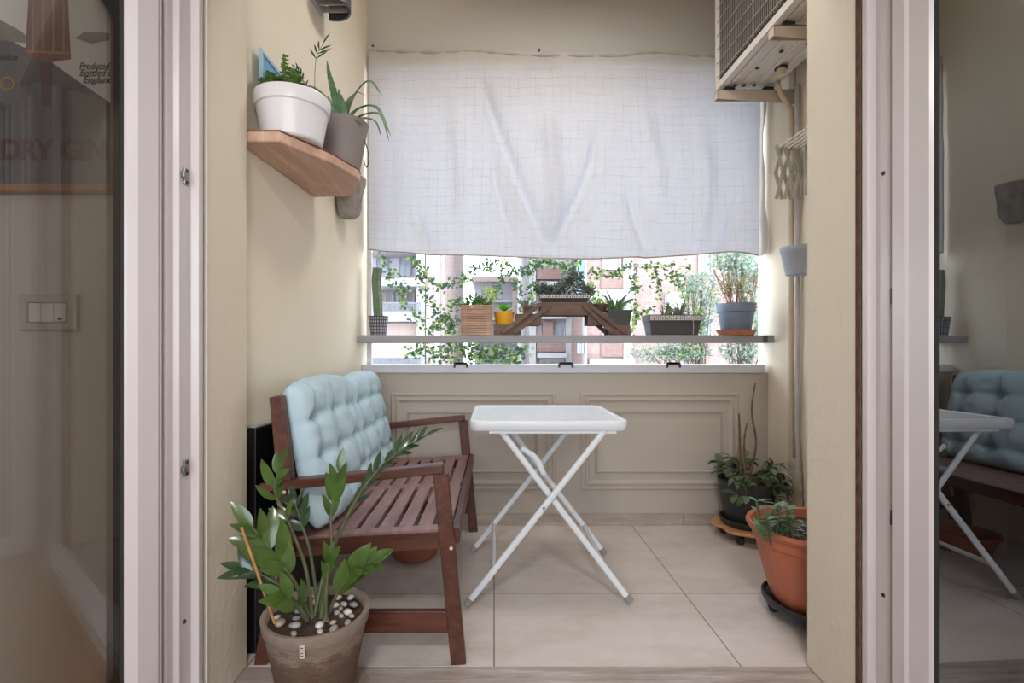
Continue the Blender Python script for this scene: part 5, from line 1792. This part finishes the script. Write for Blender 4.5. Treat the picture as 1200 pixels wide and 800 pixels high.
# brick block
Y = 14.5
D2 = thing('brick_apartment_block', (4, Y, GZ), 'pink brick apartment block with white window bands behind the dark trough', 'building')
m = MB(); m.box((P(687, 0, Y).x, Y, GZ), (P(1000, 0, Y).x, Y + 2.8, 10)); m.build('wall', brk, D2, smooth=0)
m = MB(); rect(m, Y, 675, 684, -200, 352, .2, fwd=.1); m.build('blue_shutter', blueg, D2, smooth=0)
m = MB(); rect(m, Y, 684, 687, -200, 800, .2, fwd=.12); m.build('downpipe', wt, D2, smooth=0)
m = MB(); rect(m, Y, 730, 741, -200, 800, .2, fwd=.08); m.build('white_pier', wt, D2, smooth=0)
m = MB(); rect(m, Y, 704, 730, 318, 338, .1, fwd=.05); m.build('brick_panel', brd_, D2, smooth=0)
m = MB(); rect(m, Y, 704, 730, 402, 418, .1, fwd=.05); m.build('brick_panel', brd_, D2, smooth=0)
for y0, y1 in ((340, 357), (420, 430)):
    m = MB(); rect(m, Y, 690, 742, y0, y1, .2, fwd=.15); m.build('floor_slab', wt, D2, smooth=0)
m = MB(); rect(m, Y, 779, 800, 343, 362, .2, fwd=.25); m.build('white_box', wt, D2, smooth=0)
window(D2, Y - .02, 706, 727, 294, 316, sht)
window(D2, Y - .02, 706, 727, 360, 396, sht)
window(D2, Y - .02, 818, 834, 292, 322, gl_)
window(D2, Y - .02, 818, 834, 372, 400, gl_)
window(D2, Y - .02, 866, 882, 372, 400, gl_)
m = MB(); rect(m, Y, 870, 900, 306, 318, .2, fwd=.4); m.build('balcony_slab', wt, D2, smooth=0)
m = MB(); rect(m, Y, 872, 900, 318, 330, .2, fwd=.1); m.build('balcony_front', brd_, D2, smooth=0)
for x in (676, 687):
    window(D2, Y - .13, 676.5, 683, 400, 414, gl_) if x == 676 else None

# street far below
structure(MB().box((-60, 3.4, GZ - .3), (60, 70, GZ)).build('ground', pm('asphalt', (150, 148, 146), .9, .1, .4), smooth=0))
structure(MB().box((-6, YO + .02, GZ), (6, YO + .12, 0.0)).build('wall_facade', wt, smooth=0), 'facade below the balcony')

# trees in front of the brick block
olv = pm('silver_leaf', (128, 148, 136), .7, .2, 8, trans=.35)
olg = pm('soft_green_leaf', (126, 160, 108), .7, .2, 8, trans=.35)
bark = pm('tree_bark', (98, 84, 74), .95, .2, 8)
def tree(y, blobs, n, label, seed, L=.11, mats=(olv, olg), trunk=858):
    rq = random.Random(seed)
    t = P(trunk, 400, y)
    r = thing('tree', (t.x, y + .3, GZ), label, 'tree', 'trees across the street')
    m = MB()
    for px_, py_, rx, ry, share in blobs:
        c = P(px_, py_, y)
        sx_, sz_ = rx / F * y, ry / F * y
        for k in range(int(n * share)):
            q = rv(rq)
            while q.length > 1: q = rv(rq)
            p = c + V((q.x * sx_, q.y * min(sx_, sz_), q.z * sz_))
            l = L * rq.uniform(.6, 1.2)
            m.leaf(p, rv(rq) + V((0, 0, -.2)), rv(rq), l, l * .34, .3, 2, .1, 0 if rq.random() < .75 else 1)
    m.build('crown', list(mats), r, smooth=60, recalc=False)
    m = MB()
    base = V((t.x, y + .3, GZ))
    top = P(blobs[0][0], blobs[0][1] - blobs[0][3] * .3, y)
    m.tube(curve([base, V((t.x + .1, y + .3, GZ + 6)), V((t.x, y + .1, -1)), top], 6), [.16, .15, .15, .14, .14, .13, .13, .12, .11, .1, .09, .08, .07, .06, .05, .05, .04, .04, .03][: 19], 8)
    for px_, py_, rx, ry, share in blobs:
        c = P(px_, py_, y)
        for k in range(6):
            m.tube(curve([V((t.x, y + .1, -.6)), (c + V((t.x, y, -.3))) / 2 + rv(rq, .15), c + V((rq.uniform(-1, 1) * rx / F * y, rq.uniform(-.2, .2), rq.uniform(-1, 1) * ry / F * y)) * .8], 4), .012, 5)
    m.build('trunk', bark, r, smooth=60)
tree(9.5, [(870, 318, 22, 28, .42), (850, 305, 22, 16, .2), (880, 370, 14, 34, .3), (868, 412, 26, 14, .25)], 1500, 'silvery tree right behind the dried flowers in the blue-grey pot', 71, trunk=872)
tree(11, [(822, 350, 22, 34, .5), (806, 330, 18, 16, .12), (812, 386, 20, 18, .22), (800, 412, 34, 13, .4), (760, 414, 30, 10, .16)], 1700, 'soft grey-green tree behind the dark lace-rimmed trough', 72, trunk=822)

# ------------------------------------------------------------------ light
w = bpy.data.worlds.new('sky')
sc.world = w
w.use_nodes = True
t = w.node_tree
t.nodes.clear()
bg = t.nodes.new('ShaderNodeBackground'); wo = t.nodes.new('ShaderNodeOutputWorld')
tc = t.nodes.new('ShaderNodeTexCoord'); sp = t.nodes.new('ShaderNodeSeparateXYZ'); rp = t.nodes.new('ShaderNodeValToRGB')
t.links.new(tc.outputs['Generated'], sp.inputs[0]); t.links.new(sp.outputs[2], rp.inputs[0])
rp.color_ramp.elements[0].position = 0.0; rp.color_ramp.elements[0].color = (.88, .94, 1, 1)
rp.color_ramp.elements[1].position = .9; rp.color_ramp.elements[1].color = (.74, .85, 1, 1)
t.links.new(rp.outputs[0], bg.inputs[0]); t.links.new(bg.outputs[0], wo.inputs[0])
bg.inputs[1].default_value = SKY
def portal(name, loc, rot, sx_, sy_):
    l = bpy.data.lights.new(name, 'AREA')
    l.shape = 'RECTANGLE'; l.size = sx_; l.size_y = sy_
    l.cycles.is_portal = True
    o = bpy.data.objects.new(name, l); COL.objects.link(o)
    o.location = loc; o.rotation_euler = rot
portal('balcony_opening_portal', (.42, 3.2, 1.85), (-PI / 2, 0, 0), 2.45, 1.9)
portal('window_portal', (-.05, -2.5, 1.5), (PI / 2, 0, 0), 3.3, 1.8)
# unseen ceiling lamp added to brighten the room
lp_ = thing('added_room_lamp', (0, -.9, 2.75), 'round white unseen ceiling lamp added to light the room', 'lamp')
MB().lathe((0, -.9, 2.66), [(0, 0), (.16, .01), (.2, .04), (.2, .088), (0, .088)], 32).build('lamp_shade', pm('opal_glass', (240, 236, 228), .4), lp_, smooth=40)
l = bpy.data.lights.new('added_room_fill', 'AREA'); l.shape = 'DISK'; l.size = .4; l.energy = LAMP; l.color = (1, .95, .9)
o = bpy.data.objects.new('added_room_fill', l); COL.objects.link(o); o.location = (0, -.9, 2.65)
# unseen flush lamp added under the ceiling to brighten the balcony
bl = thing('added_balcony_lamp', (.35, 2.05, 3.25), 'round unseen flush lamp added under the balcony ceiling as fill', 'lamp')
MB().lathe((.35, 2.05, 3.17), [(0, 0), (.20, .01), (.24, .04), (.24, .079), (0, .079)], 32).build('lamp_shade', MATS['opal_glass'], bl, smooth=40)
l = bpy.data.lights.new('added_balcony_fill', 'AREA'); l.shape = 'DISK'; l.size = .48; l.energy = BLAMP; l.color = (1, .98, .96)
o = bpy.data.objects.new('added_balcony_fill', l); COL.objects.link(o); o.location = (.35, 2.05, 3.165)
# fill light added in the open top of the wall lamp, itself unlit
l = bpy.data.lights.new('wall_lamp_added_fill', 'AREA'); l.shape = 'DISK'; l.size = .13; l.energy = WLAMP; l.color = (1, .97, .93)
o = bpy.data.objects.new('wall_lamp_added_fill', l); COL.objects.link(o); o.location = (cyl.x, cyl.y, 2.83); o.rotation_euler = (PI, 0, 0)
sc.view_settings.exposure = EXPO
c_ = sc.cycles
c_.max_bounces = 10; c_.diffuse_bounces = 6; c_.glossy_bounces = 6; c_.transmission_bounces = 8; c_.transparent_max_bounces = 24
c_.caustics_reflective = False; c_.caustics_refractive = False
c_.sample_clamp_indirect = 8
c_.use_denoising = True
